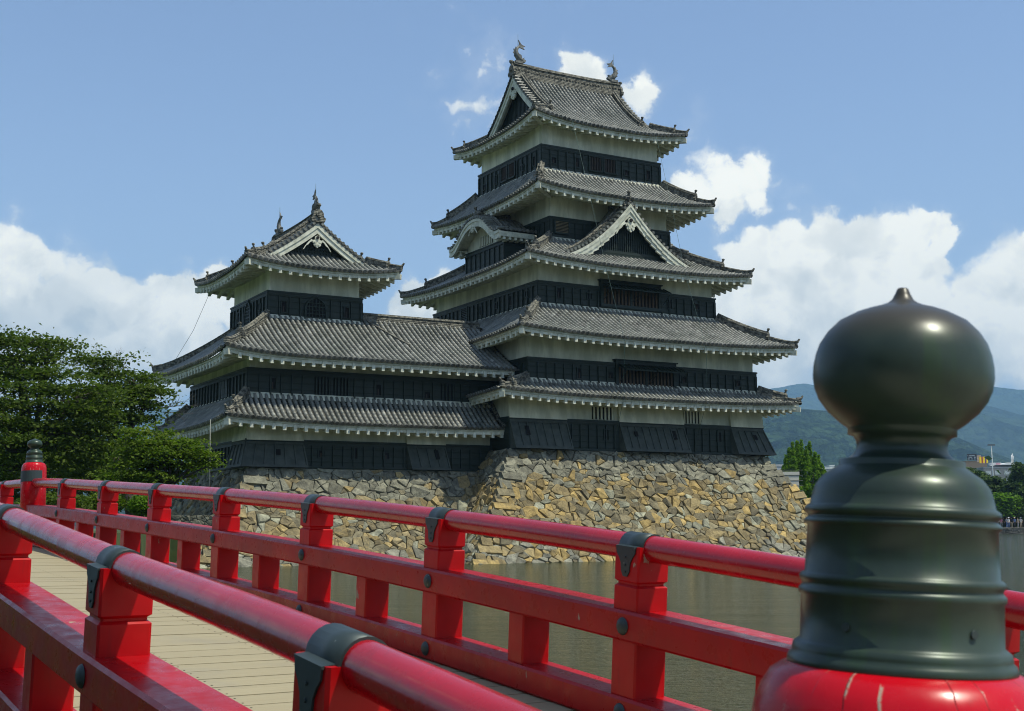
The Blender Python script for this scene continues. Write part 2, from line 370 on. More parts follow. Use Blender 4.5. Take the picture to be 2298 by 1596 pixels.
def empty(name, loc=(0, 0, 0), rz=0, label=None, cat=None, group=None):
    o = bpy.data.objects.new(name, None); COL.objects.link(o); o.location = loc; o.rotation_euler = (0, 0, rz)
    o.empty_display_size = 0.2
    return tag(o, label, cat, group)
def lerp(a, b, t): return a + (b - a)*t

# ================================================================== SETTING
WZ = -1.8
g_ = MB(); g_.poly([(-11000, -11000, -4), (11000, -11000, -4), (11000, 11000, -4), (-11000, 11000, -4)])
tag(g_.build('ground', m_plain('grassy_earth', (0.05, 0.07, 0.025), (0.09, 0.09, 0.04), 0.95, 0.05)), 'low flat ground under and round the moat', kind='structure')
w_ = MB(); w_.poly([(-120, -60, WZ), (330, -60, WZ), (330, 206, WZ), (-120, 206, WZ)])
tag(w_.build('water', m_water()), 'greenish brown moat water with small ripples', kind='structure')
GRASS = m_plain('short_grass', (0.045, 0.075, 0.02), (0.08, 0.11, 0.03), 0.9, 1.5, 0.05)
PATHM = m_plain('pale_gravel_path', (0.42, 0.38, 0.29), (0.33, 0.30, 0.23), 0.9, 2.0, 0.02)

# ================================================================== CASTLE helpers
TH = R(29.5847); CX, CY = 3.576, 77.5
UX, UY = math.cos(TH), math.sin(TH)
def cw(u, v, z=0): return (CX + u*UX - v*UY, CY + u*UY + v*UX, z)
SIDES = {'front': lambda s, t, z: (s, -t, z), 'left': lambda s, t, z: (-t, -s, z), 'back': lambda s, t, z: (-s, t, z), 'right': lambda s, t, z: (t, s, z)}
def chain(f, g_): return lambda x, y, z: g_(*f(x, y, z))
def shift(cu, cv): return lambda x, y, z: (x+cu, y+cv, z)
def turn90(cu, cv):       # local x -> -v (towards the camera side), local y -> u
    return lambda x, y, z: (y+cu, -x+cv, z)
TR = 0.094; SP = 0.285; CRS = 0.30
def tcol():
    k = rnd.uniform(0.14, 0.20)
    if rnd.random() < 0.06: k *= 0.6
    if rnd.random() < 0.07: k *= 1.4
    return (k*0.96, k*1.0, k*0.93)
def tcol2():  # channel tiles: mossy dark, deepened to paint the shade between the round rows
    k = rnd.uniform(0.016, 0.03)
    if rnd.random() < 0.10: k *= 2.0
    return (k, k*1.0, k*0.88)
def tile_column(mb, pf, s, t0, t1, spacing=SP, end=True, dark=1.0):
    """round tile row plus the flat tile channel on its right; pf(s,t)->(x,y,z), t from the eave inward"""
    L = 0; p0 = Vector(pf(s, t0)); p1 = Vector(pf(s, t1)); Lg = (p1-p0).length
    n = max(1, int(round(Lg/CRS)))
    ts = [lerp(t0, t1, k/n) for k in range(n+1)]
    P = [Vector(pf(s, t)) for t in ts]; Q = [Vector(pf(s+spacing, t)) for t in ts]
    prof = [(math.cos(a), math.sin(a)) for a in (math.pi*1.02, math.pi*0.75, math.pi*0.5, math.pi*0.25, -math.pi*0.02)]
    for k in range(n):
        a, b = P[k], P[k+1]; sd = (Q[k]-P[k]).normalized(); tt = (b-a).normalized(); up = sd.cross(tt).normalized()
        if up.z < 0: up = -up
        r0, r1 = TR*1.02, TR*0.98
        c = tcol(); c = tuple(x*dark for x in c)
        ra = [mb.vert(*(a + sd*x*r0 + up*(y*r0 + 0.02))) for x, y in prof]
        rb = [mb.vert(*(b + sd*x*r1 + up*(y*r1 + 0.02))) for x, y in prof]
        for j in range(4): mb.face([ra[j], ra[j+1], rb[j+1], rb[j]], c, True)
        if k > 0: mb.face(ra[::-1], (0.05, 0.05, 0.045), False)
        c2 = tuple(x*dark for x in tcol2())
        q0 = [a + up*0.03, Q[k] + up*0.03, Q[k+1], b]
        mid0 = (a+Q[k])/2 + up*0.005; mid1 = (b+Q[k+1])/2 - up*0.02
        i = [mb.vert(*p) for p in (a+up*0.03, mid0, Q[k]+up*0.03, Q[k+1], mid1, b)]
        mb.face([i[0], i[1], i[4], i[5]], c2, False); mb.face([i[1], i[2], i[3], i[4]], c2, False)
    if end:   # round end tile
        a = P[0]; sd = (Q[0]-P[0]).normalized(); tt = (P[1]-P[0]).normalized(); up = sd.cross(tt).normalized()
        if up.z < 0: up = -up
        out = -tt; ctr = a + up*0.035 + out*0.02
        ring = [mb.vert(*(ctr + sd*math.cos(q*math.pi/4)*TR*1.25 + up*math.sin(q*math.pi/4)*TR*1.25)) for q in range(8)]
        ring2 = [mb.vert(*(ctr + out*0.035 + sd*math.cos(q*math.pi/4)*TR*1.05 + up*math.sin(q*math.pi/4)*TR*1.05)) for q in range(8)]
        cc = rnd.uniform(0.07, 0.16); cc = (cc, cc, cc*0.95)
        for q in range(8): mb.face([ring[q], ring[(q+1) % 8], ring2[(q+1) % 8], ring2[q]], cc, False)
        mb.face(ring2, cc, False); mb.face(ring[::-1], cc, False)
        # drip edge of the flat tile
        b0 = a - up*0.05 + out*0.02; b1 = Q[0] - up*0.05 + out*0.02
        mb.face([mb.vert(*x) for x in (b0, b1, Q[0]+up*0.03, a+up*0.03)], (0.09, 0.09, 0.08), False)

RP = lambda w_, h: [(-w_/2, -0.1), (w_/2, -0.1), (w_/2, h*0.72), (w_*0.62, h*0.72), (w_*0.62, h*0.80), (w_*0.30, h*0.84), (w_*0.22, h*1.05), (0, h*1.14), (-w_*0.22, h*1.05), (-w_*0.30, h*0.84), (-w_*0.62, h*0.80), (-w_*0.62, h*0.72), (-w_/2, h*0.72)]
def ridge_run(mb, path, w_=0.26, h=0.32, scale=None):
    mb.sweep(path, RP(w_, h), True, (0, 0, 1), scale, False)
def ogre(mb, p, d, s=1.0):
    """onigawara: shouldered end tile with round boss and upward peg; p base point, d outward plan direction"""
    p = Vector(p); d = Vector((d[0], d[1], 0)).normalized(); sd = d.cross(Vector((0, 0, 1)))
    sh = [(-0.30, -0.12), (0.30, -0.12), (0.36, 0.05), (0.26, 0.12), (0.24, 0.30), (0.14, 0.44), (0, 0.48), (-0.14, 0.44), (-0.24, 0.30), (-0.26, 0.12), (-0.36, 0.05)]
    mb.prism([tuple(p + sd*a*s + Vector((0, 0, b*s))) for a, b in sh], tuple(d*0.14*s))
    c = p + d*0.14*s + Vector((0, 0, 0.22*s))
    mb.tube([tuple(c), tuple(c + d*0.07*s)], 0.13*s, 10, False)
    c = p + Vector((0, 0, 0.42*s)) + d*0.03*s; e = c + d*0.10*s + Vector((0, 0, 0.22*s))
    mb.tube([tuple(c), tuple(e)], 0.075*s, 8, False)
    mb.tube([tuple(e + Vector((0, 0, q*0.17*s))) for q in (-0.3, 0.0, 0.45, 0.65)], [0.06*s, 0.115*s, 0.11*s, 0.04*s], 8, True)

def eave_set(A, B, ze, lift, aw, bw, tf, root, sides=('front', 'left', 'back', 'right'), lim=None, name='eaves', pw=2.8):
    """white fascia, rafters, soffit and corner blocks under a roof edge"""
    mb = MB(tf)
    for sd in sides:
        f = SIDES[sd]; al, ou, wl, wo_ = (A, B, aw, bw) if sd in ('front', 'back') else (B, A, bw, aw)
        lo, hi = (lim or {}).get(sd, (-al, al))
        ez = lambda s: ze + lift*abs(s/al)**pw
        sin = lambda s: lo + (hi-lo)*s
        N = max(8, int((hi-lo)/0.8)); ss = [lerp(lo, hi, k/N) for k in range(N+1)]
        ss = [max(-al+0.08, min(al-0.08, s)) for s in ss]
        for a, b in zip(ss, ss[1:]):   # fascia: two stepped boards
            for (o0, o1, h0, h1) in ((0.07, 0.15, -0.17, -0.03), (0.12, 0.20, -0.33, -0.165)):
                P = [f(s, ou-o, ez(s)+h) for s, o, h in ((a, o0, h0), (b, o0, h0), (b, o1, h0), (a, o1, h0), (a, o0, h1), (b, o0, h1), (b, o1, h1), (a, o1, h1))]
                mb.hexa(P[:4], P[4:])
        inner = lambda s: (max(-wl, min(wl, s)))
        def tin(s):     # how far in a rafter runs: the wall, or the hip line beyond the wall's corner
            k = (abs(s)-wl)/max(1e-6, al-wl)
            return wo_ if k <= 0 else lerp(wo_, ou, k)
        run = ou - wo_
        zi = lambda s, t: ez(s) - 0.24 + (ou-t)*0.22
        n = int((hi-lo)/0.54); 
        for k in range(n+1):
            s = lo + 0.2 + k*(hi-lo-0.4)/max(1, n)
            t1 = tin(s)
            if ou - t1 < 0.35: continue
            t0 = ou - 0.08; hw = 0.080
            P = [f(s-hw, t0, ez(s)-0.50), f(s+hw, t0, ez(s)-0.50), f(s+hw, t1-0.05, zi(s, t1)-0.20), f(s-hw, t1-0.05, zi(s, t1)-0.20),
                 f(s-hw, t0, ez(s)-0.20), f(s+hw, t0, ez(s)-0.20), f(s+hw, t1-0.05, zi(s, t1)), f(s-hw, t1-0.05, zi(s, t1))]
            mb.hexa(P[:4], P[4:])
        for a, b in zip(ss, ss[1:]):   # soffit
            ta, tb = tin(a)-0.1, tin(b)-0.1
            mb.poly([f(a, ou-0.14, ez(a)-0.22), f(b, ou-0.14, ez(b)-0.22), f(b, tb, zi(b, tb)), f(a, ta, zi(a, ta))])
    sgn = {('front', -1): (-1, -1), ('front', 1): (1, -1), ('back', 1): (-1, 1), ('back', -1): (1, 1)}
    for (sx, sy) in ((-1, -1), (1, -1), (-1, 1), (1, 1)):    # hip rafters with white end blocks
        if lim and (sx, sy) in lim.get('skip', ()): continue
        p1 = Vector((sx*(A-0.02), sy*(B-0.02), ze+lift-0.50)); p0 = Vector((sx*(aw-0.1), sy*(bw-0.1), ze+0.02))
        mb.sweep([tuple(p0), tuple(p1)], [(-0.13, 0), (0.13, 0), (0.13, 0.28), (-0.13, 0.28)])
    return mb.build(name, TRIM, root)

def skirt(root, tf, Ai, Bi, A, B, ze, zt, lift, aw, bw, sides=('front', 'left', 'back', 'right'), lim=None, conc=0.28, pw=2.8, fillet=True, hips=((-1, -1), (1, -1), (-1, 1), (1, 1))):
    tb = MB(tf); fl = MB(tf)
    for sd in sides:
        f = SIDES[sd]; al, ou, ai, oi = (A, B, Ai, Bi) if sd in ('front', 'back') else (B, A, Bi, Ai)
        run = ou - oi
        def pf(s, t, f=f, al=al, ou=ou, ai=ai, run=run):
            w_ = t/run; z = ze + (zt-ze)*((1-conc)*w_ + conc*w_*w_) + lift*abs(min(1, abs(s)/al))**pw*(1-min(1, w_))**1.5
            return f(s, ou-t, z)
        lo, hi = (lim or {}).get(sd, (-al, al))
        n = int((hi-lo)/SP); s0 = lo + ((hi-lo) - n*SP)/2
        for k in range(n):
            s = s0 + k*SP
            m_ = abs(s + SP/2)
            t1 = run if m_ <= ai else run*(al-m_)/(al-ai)
            if t1 < 0.12: continue
            tile_column(tb, pf, s, -0.04, t1)
        if fillet:
            a0, a1 = max(lo, -ai), min(hi, ai); N = 14
            for k in range(N):
                a, b = lerp(a0, a1, k/N), lerp(a0, a1, (k+1)/N)
                q = [Vector(pf(a, run-0.16)), Vector(pf(b, run-0.16)), Vector(pf(b, run)), Vector(pf(a, run))]
                fl.poly([tuple(q[0]+Vector((0, 0, 0.045))), tuple(q[1]+Vector((0, 0, 0.045))), tuple(q[2]+Vector((0, 0, 0.13))), tuple(q[3]+Vector((0, 0, 0.13)))])
                fl.poly([tuple(q[0]), tuple(q[1]), tuple(q[1]+Vector((0, 0, 0.045))), tuple(q[0]+Vector((0, 0, 0.045)))])
    ro = tb.build('tiled_roof', TILE, root)
    if fillet: fl.build('plaster_fillet', TRIM, ro)
    for (sx, sy) in hips:
        hb = MB(tf)
        def hp(w_, dz=0.0):
            z = ze + (zt-ze)*((1-conc)*w_ + conc*w_*w_) + lift*(1-w_)**1.5 + 0.04 + dz
            return (sx*lerp(A, Ai, w_), sy*lerp(B, Bi, w_), z)
        br = 0.36
        ridge_run(hb, [hp(lerp(1.0, br, k/6)) for k in range(7)], 0.32, 0.40)
        ogre(hb, hp(br, 0.08), (sx*(A-Ai), sy*(B-Bi)), 0.78)
        pts = [hp(lerp(br, -0.01, k/5), 0.10*max(0, (k-3)/2)**2) for k in range(6)]
        ridge_run(hb, pts, 0.20, 0.20)
        e = Vector(pts[-1]); d = Vector((sx*(A-Ai), sy*(B-Bi), 0)).normalized()
        hb.tube([tuple(e + Vector((0, 0, 0.13)) - d*0.25), tuple(e + d*0.02 + Vector((0, 0, 0.17))), tuple(e + d*0.12 + Vector((0, 0, 0.32)))], [0.10, 0.08, 0.05], 8, False)
        hb.build('hip_ridge', RIDGE, ro)
    eave_set(A, B, ze, lift, aw, bw, tf, ro, sides, lim, pw=pw)
    return ro

def wall_box(root, tf, a, b, z0, z1, name='plaster_wall'):
    m_ = MB(tf); m_.box(-a, a, -b, b, z0, z1); return m_.build(name, PLASTER, root)
def boards(root, tf, a, b, z0, z1, skip=None, sides=('front', 'left', 'back', 'right'), name='board_wall', sp=0.55, zt=None):
    """black board band with battens; skip: {side: [(s0, s1)]} keeps battens off the windows; returns the part"""
    m_ = MB(tf); m_.box(-a, a, -b, b, z0, z1)
    m_.box(-a-0.07, a+0.07, -b-0.07, b+0.07, z1-0.02, z1+0.07)          # coping
    for sd in sides:
        f = SIDES[sd]; al, ou = (a, b) if sd in ('front', 'back') else (b, a)
        def bx(s0, s1, o0, o1, h0, h1, f=f):
            P = [f(s, o, h) for h in (h0, h1) for s, o in ((s0, o1), (s1, o1), (s1, o0), (s0, o0))]
            m_.hexa(P[:4], P[4:])
        bx(-al-0.02, al+0.02, ou-0.01, ou+0.045, z1-0.20, z1-0.025)
        bx(-al-0.02, al+0.02, ou-0.01, ou+0.045, z0+0.01, z0+0.13)
        n = int(round(2*al/sp))
        for k in range(n+1):
            s = lerp(-al+0.04, al-0.04, k/n)
            if skip and any(q0-0.05 < s < q1+0.05 for q0, q1 in skip.get(sd, ())): continue
            wd = 0.04 if 0 < k < n else 0.06
            bx(s-wd, s+wd, ou-0.01, ou+0.075, z0+0.125, z1-0.195)
    return m_.build(name, BOARD, root)
def loophole(par, tf, side, s, o, z, tall):
    f = SIDES[side]; w_, h = (0.13, 0.27) if tall else (0.15, 0.16)
    m_ = MB(tf)
    def bx(s0, s1, o0, o1, h0, h1):
        P = [f(q, oo, hh) for hh in (h0, h1) for q, oo in ((s0, o1), (s1, o1), (s1, o0), (s0, o0))]; m_.hexa(P[:4], P[4:])
    e = 0.045
    m_.mat = 0
    bx(s-w_-e, s-w_, o, o+0.06, z-h-e, z+h+e); bx(s+w_, s+w_+e, o, o+0.06, z-h-e, z+h+e)
    bx(s-w_, s+w_, o, o+0.06, z+h, z+h+e); bx(s-w_, s+w_, o, o+0.06, z-h-e, z-h)
    m_.mat = 1; bx(s-w_, s+w_, o+0.004, o+0.012, z-h, z+h)
    m_.mat = 2; bx(s-w_*0.35, s+w_*0.15, o+0.013, o+0.02, z-h, z+h*0.2)
    m_.build('loophole', [BOARD, DARK, WARM], par)
def window(par, tf, side, s0, s1, o, z0, z1, bars='v', n=7, mats=None, frame=True, name='window'):
    f = SIDES[side]; m_ = MB(tf)
    def bx(a0, a1, o0, o1, h0, h1):
        P = [f(q, oo, hh) for hh in (h0, h1) for q, oo in ((a0, o1), (a1, o1), (a1, o0), (a0, o0))]; m_.hexa(P[:4], P[4:])
    m_.mat = 1; bx(s0, s1, o+0.004, o+0.014, z0, z1)
    m_.mat = 0
    if frame:
        e = 0.08
        bx(s0-e, s0, o, o+0.10, z0-e, z1+e); bx(s1, s1+e, o, o+0.10, z0-e, z1+e)
        bx(s0, s1, o, o+0.10, z1, z1+e); bx(s0-0.05, s1+0.05, o, o+0.13, z0-e, z0)
    m_.mat = 2
    for k in range(n):
        if bars == 'v':
            c = lerp(s0, s1, (k+0.5)/n); hw = (s1-s0)/n*0.24; bx(c-hw, c+hw, o+0.02, o+0.07, z0, z1)
        else:
            c = lerp(z0, z1, (k+0.5)/n); hw = (z1-z0)/n*0.22; bx(s0, s1, o+0.02, o+0.08, c-hw, c+hw)
    return m_.build(name, mats or [BOARD, DARK, BOARD], par)
def awning(par, tf, side, s0, s1, o, z0, z1, out=0.75):
    """shutter flaps hinged at the top, propped open"""
    f = SIDES[side]; m_ = MB(tf)
    mid = (s0+s1)/2
    for a, b in ((s0, mid-0.04), (mid+0.04, s1)):
        P = [f(a, o+0.05, z1), f(b, o+0.05, z1), f(b, o+out, z1-0.36), f(a, o+out, z1-0.36)]
        m_.hexa([(p[0], p[1], p[2]-0.03) for p in P], [(p[0], p[1], p[2]+0.03) for p in P])
        n = 6
        for k in range(n+1):
            c = lerp(a+0.03, b-0.03, k/n)
            P = [f(c-0.025, o+0.05, z1+0.03), f(c+0.025, o+0.05, z1+0.03), f(c+0.025, o+out, z1-0.33), f(c-0.025, o+out, z1-0.33)]
            m_.hexa(P, [(p[0], p[1], p[2]+0.04) for p in P])
        for c in (a+0.05, b-0.05):
            m_.tube([f(c, o+0.05, z0+0.25), f(c, o+out-0.05, z1-0.37)], 0.018, 5)
    return m_.build('propped_shutter', BOARD, par)
def drop(par, tf, side, s0, s1, o, z0, z1, out=0.62, el=0.0, er=0.0, zw=None, holes=()):
    """stone-dropping chute: flared board panel; el/er splay the ends outwards"""
    f = SIDES[side]; m_ = MB(tf)
    T = [f(s0, o+0.02, z1), f(s1, o+0.02, z1)]; Bm = [f(s0-el, o+out, z0), f(s1+er, o+out, z0)]
    Bi = [f(s0, o-0.1, z0), f(s1, o-0.1, z0)]; Ti = [f(s0, o-0.1, z1), f(s1, o-0.1, z1)]
    m_.hexa([Bm[0], Bm[1], Bi[1], Bi[0]], [T[0], T[1], Ti[1], Ti[0]])
    n = max(2, int(round((s1-s0)/0.5)))
    th = 0.05
    def pt(s, k, e, dz=0): # k 0 top..1 bottom
        ss = lerp(s, lerp(s0-el, s1+er, (s-s0)/(s1-s0)), k)
        return f(ss, lerp(o+0.02, o+out, k)+e, lerp(z1, z0, k)+dz)
    for k in range(n+1):
        s = lerp(s0+0.03, s1-0.03, k/n)
        a, b = (s-0.035, s+0.035)
        m_.hexa([pt(a, 0.95, 0), pt(b, 0.95, 0), pt(b, 0.05, 0), pt(a, 0.05, 0)], [pt(a, 0.95, th), pt(b, 0.95, th), pt(b, 0.05, th), pt(a, 0.05, th)])
    for k0, k1 in ((0.0, 0.10), (0.90, 1.0)):
        m_.hexa([pt(s0, k1, 0), pt(s1, k1, 0), pt(s1, k0, 0), pt(s0, k0, 0)], [pt(s0, k1, th+0.01), pt(s1, k1, th+0.01), pt(s1, k0, th+0.01), pt(s0, k0, th+0.01)])
    for (s, z, tall) in holes:
        k = (z1-z)/(z1-z0); hh = 0.13/(z1-z0)*(1.9 if tall else 1.1)
        m_.mat = 1
        m_.hexa([pt(s-0.11, k+hh, 0.03), pt(s+0.11, k+hh, 0.03), pt(s+0.11, k-hh, 0.03), pt(s-0.11, k-hh, 0.03)],
                [pt(s-0.11, k+hh, 0.065), pt(s+0.11, k+hh, 0.065), pt(s+0.11, k-hh, 0.065), pt(s-0.11, k-hh, 0.065)])
        m_.mat = 0
    d_ = m_.build('stone_drop_panel', [WEATHERED, DARK], par)
    if zw:
        m2 = MB(tf)
        m2.hexa([f(s0-0.01, o+0.10, z1+0.07), f(s1+0.01, o+0.10, z1+0.07), f(s1, o-0.2, z1+0.07), f(s0, o-0.2, z1+0.07)],
                [f(s0, o-0.04, zw), f(s1, o-0.04, zw), f(s1, o-0.2, zw), f(s0, o-0.2, zw)])
        m2.build('flared_plaster', PLASTER, d_)
    return d_

def gegyo(mb_w, mb_d, f, zc, o, s=1.0):
    """white carved gable pendant with dark hexagon boss: f(side, out, z)"""
    N = 40; pts = []
    sh = [(0.0, -0.75), (0.10, -0.66), (0.24, -0.60), (0.34, -0.46), (0.30, -0.34), (0.40, -0.30), (0.44, -0.16), (0.36, -0.06), (0.20, -0.04), (0.22, 0.10), (0.20, 0.26), (0, 0.34)]
    sh = sh + [(-x, y) for x, y in sh[-2:0:-1]]
    mb_w.prism([f(x*s, o, zc + y*s) for x, y in sh], tuple(Vector(f(0, o+0.09, 0)) - Vector(f(0, o, 0))))
    for sg in (-1, 1):   # carved wing fins along the boards
        fin = [(0.36, -0.14), (0.62, -0.26), (0.80, -0.50), (1.00, -0.62), (1.18, -0.92), (1.28, -0.98), (1.05, -0.60), (0.80, -0.28), (0.50, 0.02)]
        mb_w.prism([f(sg*x*s, o, zc + y*s) for x, y in fin], tuple(Vector(f(0, o+0.06, 0)) - Vector(f(0, o, 0))))
        for q, (cx_, cz_) in enumerate(((0.22, -0.22), (0.13, -0.46))):
            mb_w.prism([f(sg*(cx_ + 0.10*math.cos(a*math.pi/5))*s, o+0.09, zc + (cz_ + 0.10*math.sin(a*math.pi/5))*s) for a in range(10)], tuple(Vector(f(0, o+0.04, 0)) - Vector(f(0, o, 0))))
    mb_d.prism([f(0.14*s*math.cos(a*math.pi/3), o+0.08, zc+0.14*s + 0.14*s*math.sin(a*math.pi/3)) for a in range(6)], tuple(Vector(f(0, o+0.09, 0)) - Vector(f(0, o, 0))))

def dragon_fish(root, f, x, y, z, s, face):
    """roof-end fish: head down on the ridge, body arched, forked tail in the air; face = +1/-1 along the ridge"""
    m_ = MB(f)
    path = [(0.42, 0.10), (0.22, 0.20), (0.02, 0.34), (-0.16, 0.58), (-0.20, 0.86), (-0.10, 1.10), (0.06, 1.26), (0.20, 1.34)]
    rad = [0.12, 0.21, 0.24, 0.21, 0.16, 0.12, 0.09, 0.05]
    m_.tube([(x + face*a*s, y, z + b*s) for a, b in path], [r*s for r in rad], 8, True)
    def pr(pts, th):
        m_.prism([(x + face*a*s, y-th/2, z + b*s) for a, b in pts], (0, th, 0))
    pr([(0.0, 1.18), (0.10, 1.50), (0.02, 1.78), (0.22, 1.52), (0.30, 1.44), (0.62, 1.36), (0.40, 1.24), (0.56, 1.08), (0.22, 1.16)], 0.10*s)
    pr([(-0.16, 0.30), (-0.40, 0.42), (-0.34, 0.56), (-0.48, 0.72), (-0.38, 0.82), (-0.44, 1.0), (-0.28, 1.02), (-0.24, 1.2), (-0.10, 1.1), (-0.12, 0.6)], 0.06*s)
    pr([(0.30, 0.28), (0.50, 0.42), (0.44, 0.28), (0.62, 0.20), (0.58, 0.05), (0.30, 0.0)], 0.26*s)
    for sg in (-1, 1):
        m_.prism([(x + face*a*s, y + sg*0.18*s, z + b*s) for a, b in ((0.10, 0.30), (-0.10, 0.62), (0.16, 0.52), (0.20, 0.34))], (0, sg*0.05*s, 0))
    m_.box(x-0.32*s, x+0.32*s, y-0.22*s, y+0.22*s, z-0.14*s, z+0.06*s)
    o = m_.build('roof_fish', m_plain('weathered_roof_fish', (0.20, 0.20, 0.18), (0.07, 0.075, 0.07), 0.7, 5, 0.03), root)
    r_ = MB(f); r_.tube([(x - face*0.02*s, y, z+1.0*s), (x - face*0.02*s, y, z+2.25*s)], [0.022, 0.008], 6); r_.build('lightning_rod', GREENMET, o)
    return o

def gable_roof(root, f, A, B, ze, zr, Lv, Lg, lift, aw, bw, conc=0.42, lattice='board', pw=2.6, rh=0.62, fish=1.0):
    """hip-and-gable roof, ridge along local x. f maps local (x, y, z)"""
    tb = MB(f)
    prof = lambda t: ze + (zr-ze)*((1-conc)*(t/B) + conc*(t/B)**2)
    lf = lambda q, t, al: lift*min(1, abs(q)/al)**pw*max(0, 1-t/(A-Lg+0.8))**1.5
    for sg in (-1, 1):
        pf = lambda s, t: (s*-sg*-1, sg*(B-t), prof(t) + lf(s, t, A))
        n = int(2*A/SP); s0 = -A + (2*A-n*SP)/2
        for k in range(n):
            s = s0 + k*SP; m_ = abs(s+SP/2)
            t1 = B if m_ <= Lv else A-m_
            if t1 < 0.12: continue
            tile_column(tb, pf, s, -0.04, t1)
        pf2 = lambda s, t: (sg*(A-t), s, prof(t) + lf(s, t, B))
        n = int(2*B/SP); s0 = -B + (2*B-n*SP)/2
        for k in range(n):
            s = s0 + k*SP; m_ = abs(s+SP/2); t1 = min(A-Lg+0.05, B-m_)
            if t1 < 0.12: continue
            tile_column(tb, pf2, s, -0.04, t1)
    # verge: short cross tiles and their round ends along the gable edge
    tv = A - Lv
    for sx in (-1, 1):
        for sg in (-1, 1):
            t = tv + 0.1
            while t < B - 0.15:
                y = sg*(B-t); z = prof(t) + 0.10
                c = tcol()
                tb.col = c; tb.tube([(sx*(Lv-0.42), y, z+0.03), (sx*(Lv+0.10), y, z-0.01)], 0.085, 8, False)
                t += 0.235
    tb.col = (0.1, 0.1, 0.09)
    for sx in (-1, 1):      # slab under the verge tiles
        N = 12
        for sg in (-1, 1):
            for k in range(N):
                ta, tb_ = lerp(tv, B, k/N), lerp(tv, B, (k+1)/N)
                P = [(sx*(Lg-0.1), sg*(B-ta), prof(ta)+0.02), (sx*(Lv+0.04), sg*(B-ta), prof(ta)+0.02), (sx*(Lv+0.04), sg*(B-tb_), prof(tb_)+0.02), (sx*(Lg-0.1), sg*(B-tb_), prof(tb_)+0.02)]
                tb.hexa([(p[0], p[1], p[2]-0.10) for p in P], P)
    ro = tb.build('tiled_roof', TILE, root)
    # gable walls, bargeboards, pendants
    for sx in (-1, 1):
        gp = MB(f); zb = prof(A-Lg) - 0.1; N = 14
        yb = lambda t: B-t
        outl = [(sx*Lg, -(B-lerp(A-Lg, B, k/N)), prof(lerp(A-Lg, B, k/N))-0.05) for k in range(N+1)] + [(sx*Lg, (B-lerp(B, A-Lg, k/N)), prof(lerp(B, A-Lg, k/N))-0.05) for k in range(1, N+1)]
        gp.prism(outl, (-sx*0.15, 0, 0))
        zt_ = zr-0.9
        H = zr - zb
        n = int(2*(B-(A-Lg))/0.16)
        for k in range(n):      # lattice of uprights (and rails for the small one)
            y = lerp(-(B-(A-Lg)), B-(A-Lg), (k+0.5)/n)
            top = prof(B-abs(y)) - 0.55
            if top > zb+0.35: gp.box(min(sx*Lg, sx*(Lg+0.06)), max(sx*Lg, sx*(Lg+0.06)), y-0.035, y+0.035, zb+0.2, top)
        if lattice == 'grid':
            z = zb+0.35
            while z < zr-0.9:
                # half-width at this height
                yy = 0
                for q in range(60):
                    if prof(B-q*0.1) - 0.5 > z: yy = q*0.1
                if yy > 0.1: gp.box(min(sx*Lg, sx*(Lg+0.07)), max(sx*Lg, sx*(Lg+0.07)), -yy, yy, z-0.03, z+0.03)
                z += 0.16
        gp.box(min(sx*Lg, sx*(Lg+0.10)), max(sx*Lg, sx*(Lg+0.10)), -(B-(A-Lg))+0.1, B-(A-Lg)-0.1, zb-0.1, zb+0.22)
        gw = gp.build('gable_wall', BOARD, ro)
        bb = MB(f)
        for sg in (-1, 1):
            for (x0, x1, h0, h1) in ((Lv-0.16, Lv-0.02, -0.50, -0.08), (Lv-0.05, Lv+0.03, -0.26, -0.06)):
                for k in range(N):
                    ta, tb_ = lerp(tv-0.25, B, k/N), lerp(tv-0.25, B, (k+1)/N)
                    wid = lambda t: 1.0 + 0.25*(t-tv)/(B-tv)
                    Q = [(sx*x0, sg*(B-ta), prof(ta)+h0*wid(ta)), (sx*x1, sg*(B-ta), prof(ta)+h0*wid(ta)), (sx*x1, sg*(B-tb_), prof(tb_)+h0*wid(tb_)), (sx*x0, sg*(B-tb_), prof(tb_)+h0*wid(tb_))]
                    T = [(sx*x0, sg*(B-ta), prof(ta)+h1), (sx*x1, sg*(B-ta), prof(ta)+h1), (sx*x1, sg*(B-tb_), prof(tb_)+h1), (sx*x0, sg*(B-tb_), prof(tb_)+h1)]
                    bb.hexa(Q, T)
            # soffit between gable wall and board
            for k in range(N):
                ta, tb_ = lerp(tv, B, k/N), lerp(tv, B, (k+1)/N)
                bb.poly([(sx*Lg, sg*(B-ta), prof(ta)-0.12), (sx*(Lv-0.05), sg*(B-ta), prof(ta)-0.12), (sx*(Lv-0.05), sg*(B-tb_), prof(tb_)-0.12), (sx*Lg, sg*(B-tb_), prof(tb_)-0.12)])
        bb.build('bargeboard', TRIM, ro)
        ff = (lambda a, o, z, sx=sx: (sx*o, a, z)); mw = MB(f); md = MB(f)
        gegyo(mw, md, ff, zr-0.95, Lv-0.10, 0.80 if lattice == 'board' else 0.62)
        pw_ = mw.build('gable_pendant', TRIM, ro); md.build('pendant_boss', DARK, ro)
